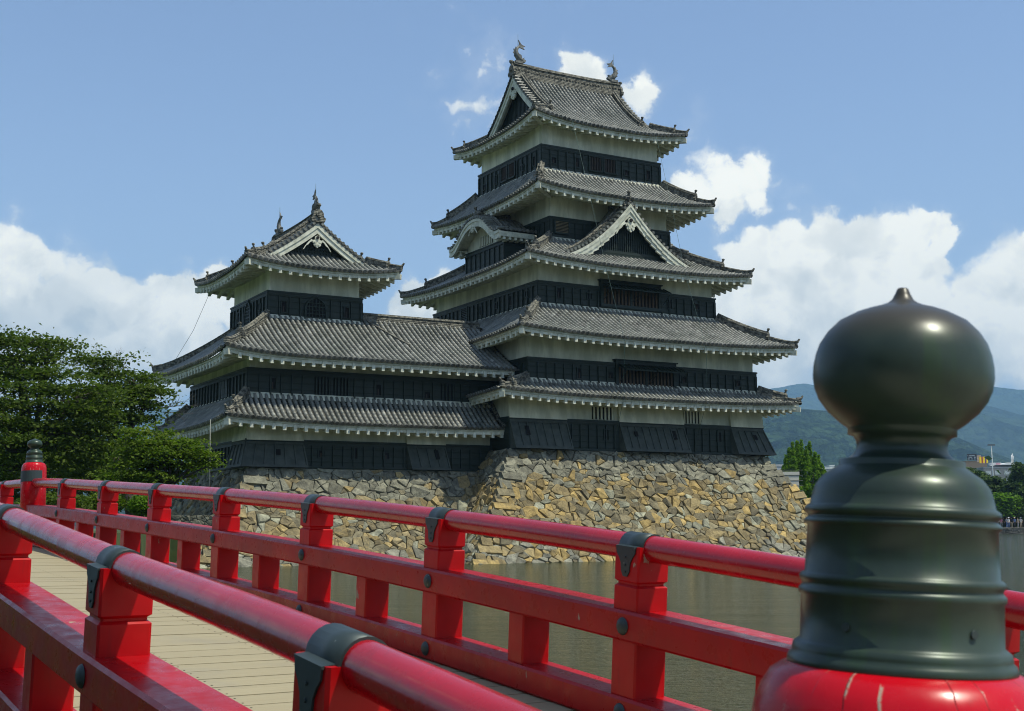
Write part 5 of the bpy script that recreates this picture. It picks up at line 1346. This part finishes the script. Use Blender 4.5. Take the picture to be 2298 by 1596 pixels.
def tree(name, label, cat, base, blobs, nspray, per, spray, size, mt, bark, seed, group=None, up=0.9, trunk=None, flat=0.16, tier=0.0):
    """blobs: (x, y, z, rx, ry, rz) in world metres"""
    r = np.random.default_rng(seed); B0 = np.array(base); root = empty(name, base, 0, label, cat, group)
    vol = np.array([b[3]*b[5] for b in blobs]); pick = r.choice(len(blobs), nspray, p=vol/vol.sum()); pts = []; cs = []; tips = []
    for k in pick:
        x, y, z, rx, ry, rz = blobs[k]; d = r.normal(0, 1, 3); d /= np.linalg.norm(d); rad = r.uniform(0.25, 1.0)**0.45
        c = np.array([x, y, z]) + d*np.array([rx, ry, rz])*rad
        if tier: c[2] = round(c[2]/tier + 0.35*math.sin(c[0]*0.9+c[1]*0.6+k))*tier + r.normal(0, 0.05)
        s = spray*r.uniform(0.6, 1.3)
        tips.append(c); m = int(per*r.uniform(0.6, 1.4))
        q = r.normal(0, 0.5, (m, 3))*s; q[:, 2] *= flat/0.5*0.8; rr = np.hypot(q[:, 0], q[:, 1]); q[:, 2] -= 0.25*rr*rr/s
        tilt = r.normal(0, 0.22, 2); q[:, 2] += q[:, 0]*tilt[0] + q[:, 1]*tilt[1]
        pts.append(c + q); cs.append(np.full(m, np.clip(r.normal(0.45, 0.18), 0, 1)))
    P = np.concatenate(pts) - B0; C_ = np.concatenate(cs)
    leaf_mesh('crown', P, size, up, mt, root, seed, C_)
    tr = MB(); T = np.array(tips) - B0; rr = random.Random(seed)
    tp = trunk or [(0, 0, 0), (0, 0, (blobs[0][2]-B0[2])*0.5)]
    rad0 = 0.045*max(b[2]+b[5] for b in blobs)
    pathT = [Vector(p) for p in tp]; tr.tube([tuple(p) for p in pathT], [lerp(rad0, rad0*0.6, k/(len(pathT)-1)) for k in range(len(pathT))], 10)
    for b in blobs:
        c = Vector((b[0], b[1], b[2])) - Vector(base); s = pathT[-1] if rr.random() < .7 else pathT[len(pathT)//2]
        mid_ = s.lerp(c, 0.5) + Vector((rr.uniform(-.3, .3), rr.uniform(-.3, .3), rr.uniform(-.1, .5)))*b[3]*0.25
        tr.tube([tuple(s), tuple(mid_), tuple(c)], [rad0*0.45, rad0*0.28, rad0*0.13], 7)
        near = [t for t in T if np.linalg.norm((t-np.array(c))/np.array([b[3], b[4], b[5]])) < 1.05][:16]
        for t in near:
            a = mid_.lerp(c, rr.uniform(0.3, 1)); e = Vector(t); m2 = a.lerp(e, 0.5) + Vector((0, 0, 0.1*b[3]))
            tr.tube([tuple(a), tuple(m2), tuple(e)], [rad0*0.09, rad0*0.06, rad0*0.03], 5)
    tr.build('trunk', bark, root); return root
BARK = m_plain('dark_bark', (0.035, 0.03, 0.024), (0.06, 0.052, 0.042), 0.9, 6, 0.05)
LF1 = m_leaf('cherry_leaves', (0.032, 0.062, 0.010), (0.112, 0.150, 0.024), 0.33)
LF2 = m_leaf('maple_leaves', (0.055, 0.105, 0.010), (0.155, 0.20, 0.026), 0.36)
LF3 = m_leaf('bright_leaves', (0.060, 0.14, 0.010), (0.18, 0.29, 0.028), 0.35)
LF4 = m_leaf('pine_needles', (0.026, 0.055, 0.014), (0.10, 0.145, 0.035), 0.2)
def at(px, py, Y): r = ray(px, py); return r*(Y/r.y)
def blob(px, py, Y, rx, rz, ry=None):
    p = at(px, py, Y); s = Y/2850.; return (p.x, p.y, p.z, rx*s, (ry or rx)*s, rz*s)
# big cherry trees on the left bank
tree('cherry_tree', 'large dark green cherry tree at the left edge, tallest of the trees behind the bridge', 'tree', tuple(at(60, 1100, 46).to_2d())+(-0.2,),
     [blob(30, 800, 46, 120, 62), blob(110, 790, 47, 62, 38), blob(-60, 780, 46, 110, 60), blob(60, 890, 45, 130, 60), blob(180, 880, 46, 90, 55), blob(-40, 960, 44, 130, 80), blob(110, 980, 46, 130, 60), blob(200, 1000, 47, 80, 50), blob(20, 1060, 46, 130, 50)],
     640, 60, 0.80, 0.115, LF1, BARK, 5, tier=0.62, flat=0.09, group='trees on the left bank', trunk=[(0, 0, 0), (0.3, 0, 1.2), (0.1, 0, 2.4), (-0.2, 0, 3.3)])
tree('cherry_tree', 'dark green cherry tree reaching towards the turret, bare twigs above its crown', 'tree', tuple(at(310, 1100, 50).to_2d())+(-0.2,),
     [blob(235, 830, 50, 70, 34), blob(300, 850, 51, 60, 28), blob(335, 890, 51, 45, 26), blob(230, 900, 50, 95, 45), blob(300, 935, 51, 58, 30), blob(180, 960, 50, 90, 40), blob(270, 1010, 52, 60, 40), blob(215, 1060, 51, 80, 40)],
     400, 60, 0.78, 0.115, LF1, BARK, 6, tier=0.55, flat=0.09, group='trees on the left bank', trunk=[(0, 0, 0), (-0.3, 0, 1.2), (-0.6, 0, 2.2), (-0.9, 0, 3.0)])
TWG = m_plain('grey_twigs', (0.13, 0.12, 0.10), (0.08, 0.075, 0.065)); CH2 = bpy.data.objects['cherry_tree.001']
tw_ = MB(); rr = random.Random(4); base_ = Vector(at(310, 1100, 50).to_2d().to_tuple()+(-0.2,))
def twig(p, d, l, r0, dep):
    e = p + d*l; m_ = p.lerp(e, .5) + Vector((rr.uniform(-.1, .1), 0, rr.uniform(-.05, .1)))*l
    tw_.tube([tuple(p-base_), tuple(m_-base_), tuple(e-base_)], [r0, r0*.75, r0*.5], 5)
    if dep:
        for _ in range(3): twig(p.lerp(e, rr.uniform(.4, 1)), (d + Vector((rr.uniform(-.7, .7), rr.uniform(-.4, .4), rr.uniform(-.3, .5)))).normalized(), l*rr.uniform(.45, .75), r0*.5, dep-1)
for k_, (px, py, dx, dz) in enumerate(((238, 835, -0.5, 1), (246, 838, 0.3, 1), (252, 842, 0.9, 0.6), (372, 915, 1, 0.1), (365, 925, 1, -0.12), (352, 922, 0.9, 0.3))):
    if k_ == 3: tw_.build('bare_twig', TWG, CH2); tw_ = MB()
    twig(at(px, py, 50.5), Vector((dx, 0, dz)).normalized(), 0.65, 0.018, 3)
tw_.build('bare_twig', TWG, CH2)
tree('maple_tree', 'small lighter green maple tree in front of the turret base', 'tree', tuple(at(355, 1110, 41).to_2d())+(-0.2,),
     [blob(352, 975, 41, 34, 12), blob(318, 990, 41, 40, 14), blob(395, 990, 41, 44, 13), blob(300, 1020, 41, 44, 18), blob(425, 1012, 41, 40, 11), blob(452, 1032, 41, 30, 8), blob(470, 1044, 41, 18, 5), blob(360, 1015, 41, 60, 16), blob(340, 1055, 41, 74, 22), blob(405, 1045, 42, 44, 12), blob(280, 1060, 41, 56, 24)],
     330, 56, 0.52, 0.09, LF2, BARK, 8, tier=0.34, flat=0.08, group='trees on the left bank', trunk=[(0, 0, 0), (0.1, 0, 0.8), (0.3, 0, 1.5)])
tree('broadleaf_tree', 'shadowed tree filling the gap low behind the far newel post', 'tree', tuple(at(120, 1120, 60).to_2d())+(-0.2,),
     [blob(-20, 1060, 60, 160, 70), blob(150, 1040, 61, 120, 60), blob(250, 1075, 60, 110, 40), blob(60, 1000, 62, 150, 60)],
     500, 40, 0.9, 0.17, LF1, BARK, 9, 'trees on the left bank')
def shrub(label, px, py, Y, rx, rz, n, mt, seed, size=0.07, zb=-0.18, name='shrub'):
    b = blob(px, py, Y, rx, rz); r = np.random.default_rng(seed); root = empty(name, (b[0], b[1], zb), 0, label, 'shrub', 'shrubs by the water')
    d = r.normal(0, 1, (n, 3)); d /= np.linalg.norm(d, axis=1)[:, None]; d *= r.uniform(0.5, 1.05, n)[:, None]**0.5
    P = d*np.array([b[3], b[4], b[5]]) + np.array([0, 0, b[2]-zb]) + r.normal(0, 0.05, (n, 3))
    leaf_mesh('foliage', P, size, 0.9, mt, root, seed)
    s_ = MB()
    for k in range(5): s_.tube([(0, 0, 0), (float(P[k*7][0])*.5, float(P[k*7][1])*.5, float(P[k*7][2])*.55), tuple(float(q) for q in P[k*7])], [0.03, 0.02, 0.008], 5)
    s_.build('stem', BARK, root)
shrub('round bright green shrub seen under the rail, nearest the castle', 318, 1135, 44, 28, 20, 5200, LF3, 21)
shrub('dark low shrub seen under the rail left of the bright one', 235, 1130, 40, 45, 20, 5200, LF2, 22)
shrub('wide dark hedge-like shrub behind the far newel post', 120, 1135, 38, 80, 26, 6500, LF1, 23, 0.09)
shrub('pale flowering shrub half hidden by the rail, in front of the dark base', 352, 1128, 50, 20, 9, 1500, m_leaf('white_blossom', (0.10, 0.14, 0.05), (0.75, 0.75, 0.68), 0.2), 24, 0.08)
for k, (x, y, h) in enumerate(((-9, -7, 9), (-16, 1, 9), (-4, -13, 10), (6, -15, 9), (-24, 8, 8))):  # unseen trees added behind the camera to shade the railing faces
    tree('cherry_tree', ['large tree on the near bank left of the bridge', 'tree on the near bank farther left of the bridge', 'tall tree on the near bank behind the bridge', 'tree on the near bank behind the bridge path', 'tree farthest left on the near bank'][k], 'tree', (x, y, -1.25),
         [(x, y, h*0.55, 3.6, 3.6, 2.2), (x-2, y+1, h*0.42, 3, 3, 1.8), (x+2, y-1, h*0.42, 3, 3, 1.8), (x, y, h*0.22, 3.4, 3.4, 1.8)], 260, 40, 1.0, 0.3, LF1, BARK, 60+k, 'trees on the near bank')
# upright tree right of the main base
cf = empty('conifer_tree', (29.8, 130, -0.85), 0, 'bright green upright tree with many pointed tips right of the stone base', 'tree')
r0 = np.random.default_rng(12); PT, CT = [], []
for k, (tx, ty, bw_, bt_) in enumerate(((1778, 993, 9, 1060), (1788, 990, 10, 1050), (1797, 987, 10, 1055), (1816, 991, 9, 1050), (1808, 1003, 10, 1060), (1770, 1004, 9, 1060), (1828, 1015, 11, 1075), (1836, 1022, 9, 1080), (1763, 1022, 10, 1080), (1757, 1045, 12, 1100), (1844, 1040, 10, 1100), (1850, 1056, 9, 1110), (1780, 1030, 16, 1110), (1800, 1025, 18, 1115), (1820, 1030, 16, 1115), (1770, 1055, 16, 1130), (1835, 1060, 16, 1130), (1800, 1070, 30, 1150), (1753, 1066, 8, 1110), (1790, 1010, 10, 1070))):
    a, b = at(tx, ty, 130 + (k % 4) - 1.5), at(tx, bt_, 130 + (k % 4) - 1.5); n = int(70*bw_)
    h = r0.uniform(0, 1, n)**0.8; th_ = r0.uniform(0, 6.283, n); rad_ = bw_/2850*130*(0.15+h)*r0.uniform(0.6, 1.1, n)*1.05*(1+0.3*np.sin(h*26+k))
    PT.append(np.stack([lerp(a.x, b.x, h)+rad_*np.cos(th_), lerp(a.y, b.y, h)+rad_*np.sin(th_), lerp(a.z, b.z, h)+r0.normal(0, .05, n)], 1)); CT.append(np.clip(r0.normal(0.5, 0.25, n) , 0, 1))
leaf_mesh('crown', np.concatenate(PT) - np.array([29.8, 130, -0.85]), 0.22, 0.1, LF3, cf, 13, np.concatenate(CT))
q = MB(); q.tube([(0, 0, 0), (0, 0, 3), (0.1, 0, 6)], [0.3, 0.22, 0.08], 8)
for x, z in ((-1.4, 5), (-0.7, 6.5), (0.9, 6), (1.6, 4.5)): q.tube([(0, 0, 2.2), (x*0.7, 0, 3.6), (x, 0, z)], [0.14, 0.1, 0.03], 6)
q.build('trunk', BARK, cf)
# far shore trees
FT = [('pine_tree', 'dark pine whose crown leans out left, on the far shore', 2185, 1085, 218, [(2172, 1062, 22, 13), (2190, 1075, 26, 16), (2180, 1095, 30, 20), (2200, 1110, 30, 20), (2195, 1140, 36, 24)]),
      ('pine_tree', 'broad pine in the middle of the far shore trees', 2232, 1110, 214, [(2222, 1082, 24, 12), (2240, 1095, 26, 14), (2225, 1115, 30, 18), (2245, 1135, 30, 20), (2225, 1155, 30, 14)]),
      ('pine_tree', 'tall pine at the right edge of the photo', 2290, 1100, 210, [(2287, 1050, 13, 14), (2290, 1075, 22, 16), (2275, 1095, 26, 16), (2295, 1120, 34, 22), (2275, 1145, 26, 18)]),
      ('broadleaf_tree', 'lighter yellow-green tree low between the pines on the far shore', 2262, 1130, 209, [(2255, 1120, 22, 14), (2270, 1128, 18, 12), (2248, 1140, 18, 12)]),
      ('pine_tree', 'far shore tree mostly hidden behind the onion finial', 2120, 1110, 222, [(2100, 1080, 40, 26), (2130, 1110, 44, 30), (2060, 1100, 50, 30)])]
for k, (nm, lb, px, py, Y, bl) in enumerate(FT):
    b0 = at(px, py, Y)
    tree(nm, lb, 'tree', (b0.x, b0.y, -0.85), [blob(a, b, Y + (q % 2)*1.5, c, d) for q, (a, b, c, d) in enumerate(bl)], 420, 34, 1.0, 0.42, LF3 if 'yellow' in lb else LF4, BARK, 40+k, 'trees on the far shore')
hd = empty('hedge', (80, 213, -0.85), 0, 'dark clipped hedge behind the people on the far shore', 'hedge')
r0 = np.random.default_rng(5); P = np.stack([r0.uniform(-22, 14, 9000), r0.normal(0, 0.5, 9000), r0.uniform(0, 2.2, 9000)], 1); leaf_mesh('foliage', P, 0.4, 0.5, LF1, hd, 6)
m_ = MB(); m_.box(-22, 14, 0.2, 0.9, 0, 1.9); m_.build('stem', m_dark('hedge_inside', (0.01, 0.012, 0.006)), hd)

# ================================================================== PEOPLE on the far shore
def body_mesh(name, pose, mats_):
    J = dict(pelvis=(0, 0, 0.92), waist=(0, 0, 1.08), chest=(0, 0, 1.30), neck=(0, 0, 1.47), head=(0, -0.01, 1.60), top=(0, 0, 1.70),
             lh=(-0.10, 0, 0.86), lk=(-0.11, -0.02, 0.48), lf=(-0.11, 0.02, 0.07), lt=(-0.12, -0.15, 0.04), rh=(0.10, 0, 0.86), rk=(0.11, -0.03, 0.48), rf=(0.12, 0.02, 0.07), rt=(0.13, -0.15, 0.04),
             ls=(-0.19, 0, 1.38), le=(-0.25, 0.02, 1.12), lw=(-0.24, -0.08, 0.88), lp=(-0.24, -0.11, 0.79), rs=(0.19, 0, 1.38), re=(0.25, 0.02, 1.12), rw=(0.24, -0.08, 0.88), rp=(0.24, -0.11, 0.79))
    J.update(pose); K = list(J); rad = dict(pelvis=.15, waist=.12, chest=.15, neck=.055, head=.10, top=.06, lh=.09, lk=.06, lf=.045, lt=.035, ls=.06, le=.042, lw=.03, lp=.035)
    for a in list(rad):
        if a[0] == 'l' and len(a) == 2: rad['r'+a[1]] = rad[a]
    E_ = [('pelvis', 'waist'), ('waist', 'chest'), ('chest', 'neck'), ('neck', 'head'), ('head', 'top'), ('pelvis', 'lh'), ('lh', 'lk'), ('lk', 'lf'), ('lf', 'lt'), ('pelvis', 'rh'), ('rh', 'rk'), ('rk', 'rf'), ('rf', 'rt'), ('chest', 'ls'), ('ls', 'le'), ('le', 'lw'), ('lw', 'lp'), ('chest', 'rs'), ('rs', 're'), ('re', 'rw'), ('rw', 'rp')]
    me = bpy.data.meshes.new(name+'_skeleton'); me.from_pydata([J[k] for k in K], [(K.index(a), K.index(b)) for a, b in E_], [])
    o = bpy.data.objects.new(name+'_tmp', me); COL.objects.link(o); md = o.modifiers.new('skin', 'SKIN'); o.modifiers.new('sub', 'SUBSURF').levels = 1
    for k, v in zip(K, me.skin_vertices[0].data): v.radius = (rad[k], rad[k]*0.85); v.use_root = (k == 'pelvis')
    dg = bpy.context.evaluated_depsgraph_get(); ev = o.evaluated_get(dg); out = bpy.data.meshes.new_from_object(ev); bpy.data.objects.remove(o); bpy.data.meshes.remove(me)
    for m_ in mats_: out.materials.append(m_)
    for p in out.polygons:
        z = p.center.z; x = abs(p.center.x); p.use_smooth = True
        p.material_index = 0 if (z > 1.47 or (x > 0.2 and z < 1.15)) else (1 if z > 0.93 or x > 0.2 else 2)
    return out
SKIN = m_plain('skin', (0.42, 0.26, 0.18)); HAIR = m_plain('black_hair', (0.012, 0.011, 0.01))
SH = {'white': (0.75, 0.75, 0.73), 'pink': (0.6, 0.25, 0.35), 'black': (0.02, 0.02, 0.025), 'grey': (0.3, 0.31, 0.33), 'blue': (0.10, 0.16, 0.33), 'beige': (0.5, 0.44, 0.33)}
def cloth(n): return bpy.data.materials.get(n+'_cloth') or m_plain(n+'_cloth', SH[n])
PPL = [(2241, 'white', 'black', 'standing person in a white shirt, first on the far shore beside the finial', {}, 0.2),
       (2247, 'pink', 'grey', 'person in a pink top next to the white shirt on the far shore', {'lw': (-0.1, -0.2, 1.15), 'lp': (-0.06, -0.25, 1.22)}, -0.5),
       (2253, 'black', 'black', 'person all in black behind the pink top on the far shore', {}, 1.2),
       (2259, 'grey', 'blue', 'person in a grey shirt and blue trousers on the far shore', {'rk': (0.12, -0.14, 0.50)}, 2.0),
       (2264, 'white', 'blue', 'person with a white sun hat and white shirt in the middle of the shore group', {}, 0.6),
       (2270, 'black', 'beige', 'person in a black shirt and beige trousers on the far shore', {'re': (0.3, -0.05, 1.15), 'rw': (0.15, -0.22, 1.2), 'rp': (0.08, -0.26, 1.25)}, -0.9),
       (2277, 'blue', 'black', 'person in a blue shirt right of the beige trousers on the far shore', {}, 0.1),
       (2284, 'beige', 'grey', 'person in a beige shirt towards the right edge of the far shore', {}, 1.6),
       (2291, 'white', 'beige', 'person in white shirt and beige trousers at the right edge of the far shore', {}, -0.3)]
for k, (px, s1, s2, lb, pose, rot) in enumerate(PPL):
    p = at(px, 1190, 206.6 + (k % 3)*0.45)
    ob = bpy.data.objects.new('person', body_mesh('person', pose, [SKIN, cloth(s1), cloth(s2)])); COL.objects.link(ob)
    ob.location = (p.x, p.y, -0.75); ob.rotation_euler = (0, 0, rot); ob.scale = (0.93,)*3
    tag(ob, lb, 'person', 'people on the far shore')
    hb = MB()
    if k in (1, 4, 6, 8): hb.lathe([(1.64, 0.24), (1.655, 0.24), (1.67, 0.13), (1.76, 0.11), (1.79, 0.05)], 12); hb.build('sun_hat', cloth('white' if k != 6 else 'beige'), ob)
    else: hb.lathe([(1.60, 0.102), (1.66, 0.115), (1.72, 0.10), (1.755, 0.05)], 12, origin=(0, 0.02, 0)); hb.build('hair', HAIR, ob)

# ================================================================== TOWN
def building(label, px0, px1, py0, py1, Y, depth, m_, floors=3, roofm=None, zb=-0.9, cat='building', winm=None):
    a, b = at(px0, py0, Y), at(px1, py1, Y); root = empty('building', ((a.x+b.x)/2, Y, zb), 0, label, cat, 'town buildings beyond the moat')
    w2 = (b.x-a.x)/2; h = a.z-zb; q = MB(); q.box(-w2, w2, 0, depth, 0, h); q.build('wall', m_, root)
    q = MB(); q.box(-w2-0.05, w2+0.05, -0.05, depth+0.05, h, h+0.28); q.build('roof', roofm or m_, root)
    if winm:
        n = max(2, int(2*w2/3.0)); fl = max(1, int(h/3.2)); q = MB()
        for i in range(n):
            for j in range(fl):
                x = lerp(-w2, w2, (i+0.5)/n); z = h - 1.0 - j*3.2
                if z > 2: q.box(x-0.9, x+0.9, -0.05, 0.0, z-1.3, z)
        q.build('window_row', winm, root)
    return root
CREAM = m_plain('cream_cladding', (0.62, 0.60, 0.50), (0.55, 0.53, 0.45), 0.7, 0.5); GREY = m_plain('grey_roof_sheet', (0.22, 0.25, 0.27), (0.26, 0.29, 0.31), 0.6, 0.2)
WHITE = m_plain('white_wall', (0.78, 0.78, 0.76), (0.7, 0.7, 0.68), 0.6); GLASS = m_dark('dark_window_glass', (0.03, 0.04, 0.05))
pb = building('cream clad building with fine horizontal joints just behind the right edge of the stone base', 1745, 1793, 1066, 1100, 112, 8, CREAM, roofm=CREAM)
q = MB()
for k in range(12): q.box(-1.2, 1.25, -0.03, 0.0, 5.6-k*0.45-0.03, 5.6-k*0.45)
q.build('cladding_joint', m_plain('joint', (0.25, 0.24, 0.2)), pb)
building('long low grey roofed building between the upright tree and the finial', 1836, 1905, 1052, 1062, 300, 14, GREY, roofm=WHITE)
building('small white building on the town skyline left of the finial neck', 1861, 1872, 1046, 1052, 330, 8, WHITE)
building('pale building peeping out left of the upright tree', 1742, 1762, 1047, 1060, 170, 8, m_plain('pale_grey_wall', (0.5, 0.52, 0.52)))
building('broad grey building under the white roof in the town at right', 2206, 2290, 1050, 1070, 430, 20, m_plain('mid_grey_wall', (0.22, 0.23, 0.23)), roofm=GREY, winm=m_plain('pale_shop_signs', (0.55, 0.6, 0.6), (0.35, 0.4, 0.4)))
bb_ = building('brown building carrying the dark billboard and the yellow sign', 2166, 2216, 1036, 1070, 455, 12, m_plain('brown_wall', (0.25, 0.2, 0.15)))
def onb(name, px0, px1, py0, py1, m_, Y=452, d=0.4):
    a, b = at(px0, py0, Y), at(px1, py1, Y); q = MB(); o = bb_.location; q.box(a.x-o.x, b.x-o.x, Y-d-o.y, Y-o.y, b.z-o.z, a.z-o.z); return q.build(name, m_, bb_)
onb('billboard', 2168.5, 2190, 1019, 1032.5, m_plain('black_billboard', (0.03, 0.035, 0.045)))
q = MB(); o = bb_.location; rr = random.Random(9)
for row, (y0, y1) in enumerate(((1021.5, 1023.5), (1025, 1027.5), (1029, 1031))):
    px = 2170.5
    while px < 2188:
        wd = rr.uniform(0.7, 2.0); a, b = at(px, y0, 451.4), at(px+wd, y1, 451.4)
        if rr.random() < .75: q.box(a.x-o.x, b.x-o.x, 451.4-o.y, 451.5-o.y, b.z-o.z, a.z-o.z)
        px += wd+0.6
q.build('billboard_marks', m_plain('pale_paint', (0.35, 0.42, 0.45)), bb_)
onb('striped_panel', 2190.5, 2200, 1022, 1037, m_plain('pale_panel', (0.6, 0.5, 0.4), (0.3, 0.2, 0.15), 0.6, 0.6))
YEL = m_plain('yellow_sign', (0.85, 0.6, 0.02), (0.8, 0.55, 0.02)); RDS = m_plain('red_sign', (0.6, 0.03, 0.03))
for a, b, m_ in ((2196, 2201, YEL), (2201.3, 2203.4, RDS), (2203.8, 2208.6, YEL), (2209, 2211, m_plain('violet_sign', (0.2, 0.06, 0.3))), (2211.4, 2215.5, YEL)): onb('sign_panel', a, b, 1025, 1039.5, m_, 451)
wr = empty('building', (174, 440, 0), 0, 'white canopy roof with masts and a strip of coloured lettering in the town at right', 'building', 'town buildings beyond the moat')
a, b, c, d = at(2242, 1043, 440), at(2283, 1043, 440), at(2276, 1038, 440), at(2262, 1038, 440)
q = MB(); q.prism([(p.x-174, p.y-440, p.z) for p in (a, b, c, d)], (0, 10, 0)); q.build('roof', WHITE, wr)
a = at(2222, 1038.5, 441); b = at(2246, 1043.5, 441); q = MB(); q.box(a.x-174, b.x-174, 1, 3, b.z, a.z); q.build('sign_strip', m_plain('white_strip', (0.7, 0.68, 0.66)), wr)
q = MB(); px = 2234
while px < 2243: p, p2 = at(px, 1040, 440.5), at(px+1.1, 1042.6, 440.5); q.box(p.x-174, p2.x-174, 0.4, 0.5, p2.z, p.z); px += 1.7
q.build('lettering', m_plain('pink_letters', (0.6, 0.05, 0.2)), wr)
a = at(2240, 1044, 440); b = at(2284, 1075, 440); q = MB(); q.box(a.x-174, b.x-174, 2, 9, -0.9, a.z); q.build('wall', m_plain('dim_wall', (0.2, 0.2, 0.2)), wr)
q = MB()
for px, t in ((2268.5, 1021), (2270.5, 1018), (2272.5, 1023)): p, p2 = at(px, t, 442), at(px, 1038, 442); q.tube([(p2.x-174, 2, p2.z), (p.x-174, 2, p.z)], 0.12, 6)
q.build('mast', WHITE, wr)
p = at(2223.5, 999, 400); lp = empty('lamp_pole', (p.x, 400, -0.9), 0, 'tall thin floodlight pole standing over the town trees at right', 'lamp pole')
q = MB(); q.tube([(0, 0, 0), (0, 0, p.z+0.9)], [0.28, 0.14], 8); q.build('pole', m_plain('pale_steel', (0.45, 0.5, 0.5)), lp)
q = MB(); q.box(-1.1, 1.1, -0.3, 0.3, p.z+0.75, p.z+1.15); q.build('lamp_head', m_plain('lamp_housing', (0.12, 0.13, 0.14)), lp)
# town trees: one green mass along the skyline
r0 = np.random.default_rng(15); n = 15000; X = r0.uniform(20, 330, n); P = np.stack([X, r0.uniform(330, 420, n), 3 + np.abs(r0.normal(0, 4.2, n))*(0.7+0.5*np.sin(X*0.15)) ], 1)
wd = leaf_mesh('distant_trees', P, 1.6, 0.8, LF4, None, 16); tag(wd, 'distant mass of trees among the town roofs', kind='stuff')
st = MB(); st.box(20, 330, 345, 400, -0.86, 5.0); tt_ = st.build('undergrowth', m_forest('dark_undergrowth', (0.012, 0.02, 0.008), (0.03, 0.045, 0.015), 0.5)); tag(tt_, 'dark undergrowth below the distant trees', kind='stuff')

# ================================================================== HILLS
def hill(name, D, prof, mt, seed, label, spread=0.42, rough=0.13):
    px = np.arange(-700, 3000, 7.0); top = np.interp(px, [p[0] for p in prof], [p[1] for p in prof])
    r = np.random.default_rng(seed)
    def nz(xx, yy, s):     # value-noise sum
        out = np.zeros_like(xx)
        for o in range(5):
            ph = r.uniform(0, 6.28, 4); k = s*2**o
            out += (np.sin(xx*k+ph[0]+1.7*np.sin(yy*k*0.7+ph[1]))*np.sin(yy*k*1.1+ph[2]+1.3*np.sin(xx*k*0.8+ph[3])))/1.75**o
        return out
    rows = 46; V = []
    for j in range(rows):
        t = j/(rows-1); dist = D*(1-spread + spread*1.25*t); cr = 0.8
        f_ = math.sin(min(1, t/cr)*math.pi/2)**1.15 if t <= cr else math.cos((t-cr)/(1-cr)*math.pi/2*0.9)
        dirs = np.array([tuple(ray(p, 1150)) for p in px]); hd_ = dirs[:, :2]/dirs[:, 1:2]
        xy = hd_*dist; Hc = np.array([(ray(p, y).z/ray(p, y).y) for p, y in zip(px, top)])*D*(1-spread+spread*1.25*cr)
        nn = nz(xy[:, 0], xy[:, 1], 6.0/D)
        z = Hc*f_*(1 + 0.0) + nn*rough*np.abs(Hc)*(0.25 + 0.9*f_*(1-f_)*2.2) + (nz(xy[:, 0], xy[:, 1], 60.0/D))*0.006*np.abs(Hc)
        z = np.where(t < 0.02, -5, z-3)
        V += [(float(a), float(b), float(c)) for a, b, c in zip(xy[:, 0], xy[:, 1], z)]
    n = len(px); F = [(j*n+i, j*n+i+1, (j+1)*n+i+1, (j+1)*n+i) for j in range(rows-1) for i in range(n-1)]
    me = bpy.data.meshes.new(name); me.from_pydata(V, [], F); me.polygons.foreach_set('use_smooth', [True]*len(F)); me.materials.append(mt)
    o = bpy.data.objects.new(name, me); COL.objects.link(o); return tag(o, label, kind='structure')
FOR1 = m_forest('forest_slope', (0.006, 0.015, 0.010), (0.034, 0.062, 0.026), 0.055); FOR2 = m_forest('far_forest_slope', (0.006, 0.016, 0.012), (0.032, 0.056, 0.028), 0.03)
hill('hills', 3000, [(-700, 1130), (250, 1120), (500, 1090), (1200, 1060), (1500, 985), (1650, 945), (1740, 930), (1790, 925), (1860, 930), (2000, 955), (2140, 985), (2200, 1008), (2297, 1045), (2500, 1080), (3000, 1110)], FOR1, 1, 'nearer wooded hill right of the castle')
hill('hills', 5200, [(-700, 1090), (150, 1060), (1400, 1050), (1800, 1010), (2050, 945), (2150, 932), (2210, 930), (2297, 948), (2500, 960), (3000, 1000)], FOR2, 2, 'middle wooded ridge at the right')
hill('hills', 7800, [(-700, 1010), (0, 985), (250, 955), (310, 935), (335, 922), (352, 924), (375, 934), (430, 936), (700, 965), (1300, 985), (1600, 930), (1720, 898), (1780, 884), (1815, 881), (1850, 886), (1950, 915), (2080, 905), (2160, 885), (2225, 881), (2297, 889), (2500, 900), (3000, 960)], FOR2, 3, 'far blue mountain ridge along the horizon')
# ================================================================== HAZE
hz_ = MB(); hz_.box(-11200, 11200, -11200, 11200, -5.2, 950.0)
hm = bpy.data.materials.new('haze'); hm.use_nodes = True; t = NT(hm.node_tree); t.n.clear()
pv = t.node('ShaderNodeVolumePrincipled'); pv.inputs['Color'].default_value = (0.38, 0.68, 1.0, 1); pv.inputs['Density'].default_value = 0.00013; pv.inputs['Anisotropy'].default_value = 0.0
t.l.new(pv.outputs[0], t.node('ShaderNodeOutputMaterial').inputs[1])
ho = hz_.build('haze', hm); tag(ho, 'thin summer haze', kind='stuff')
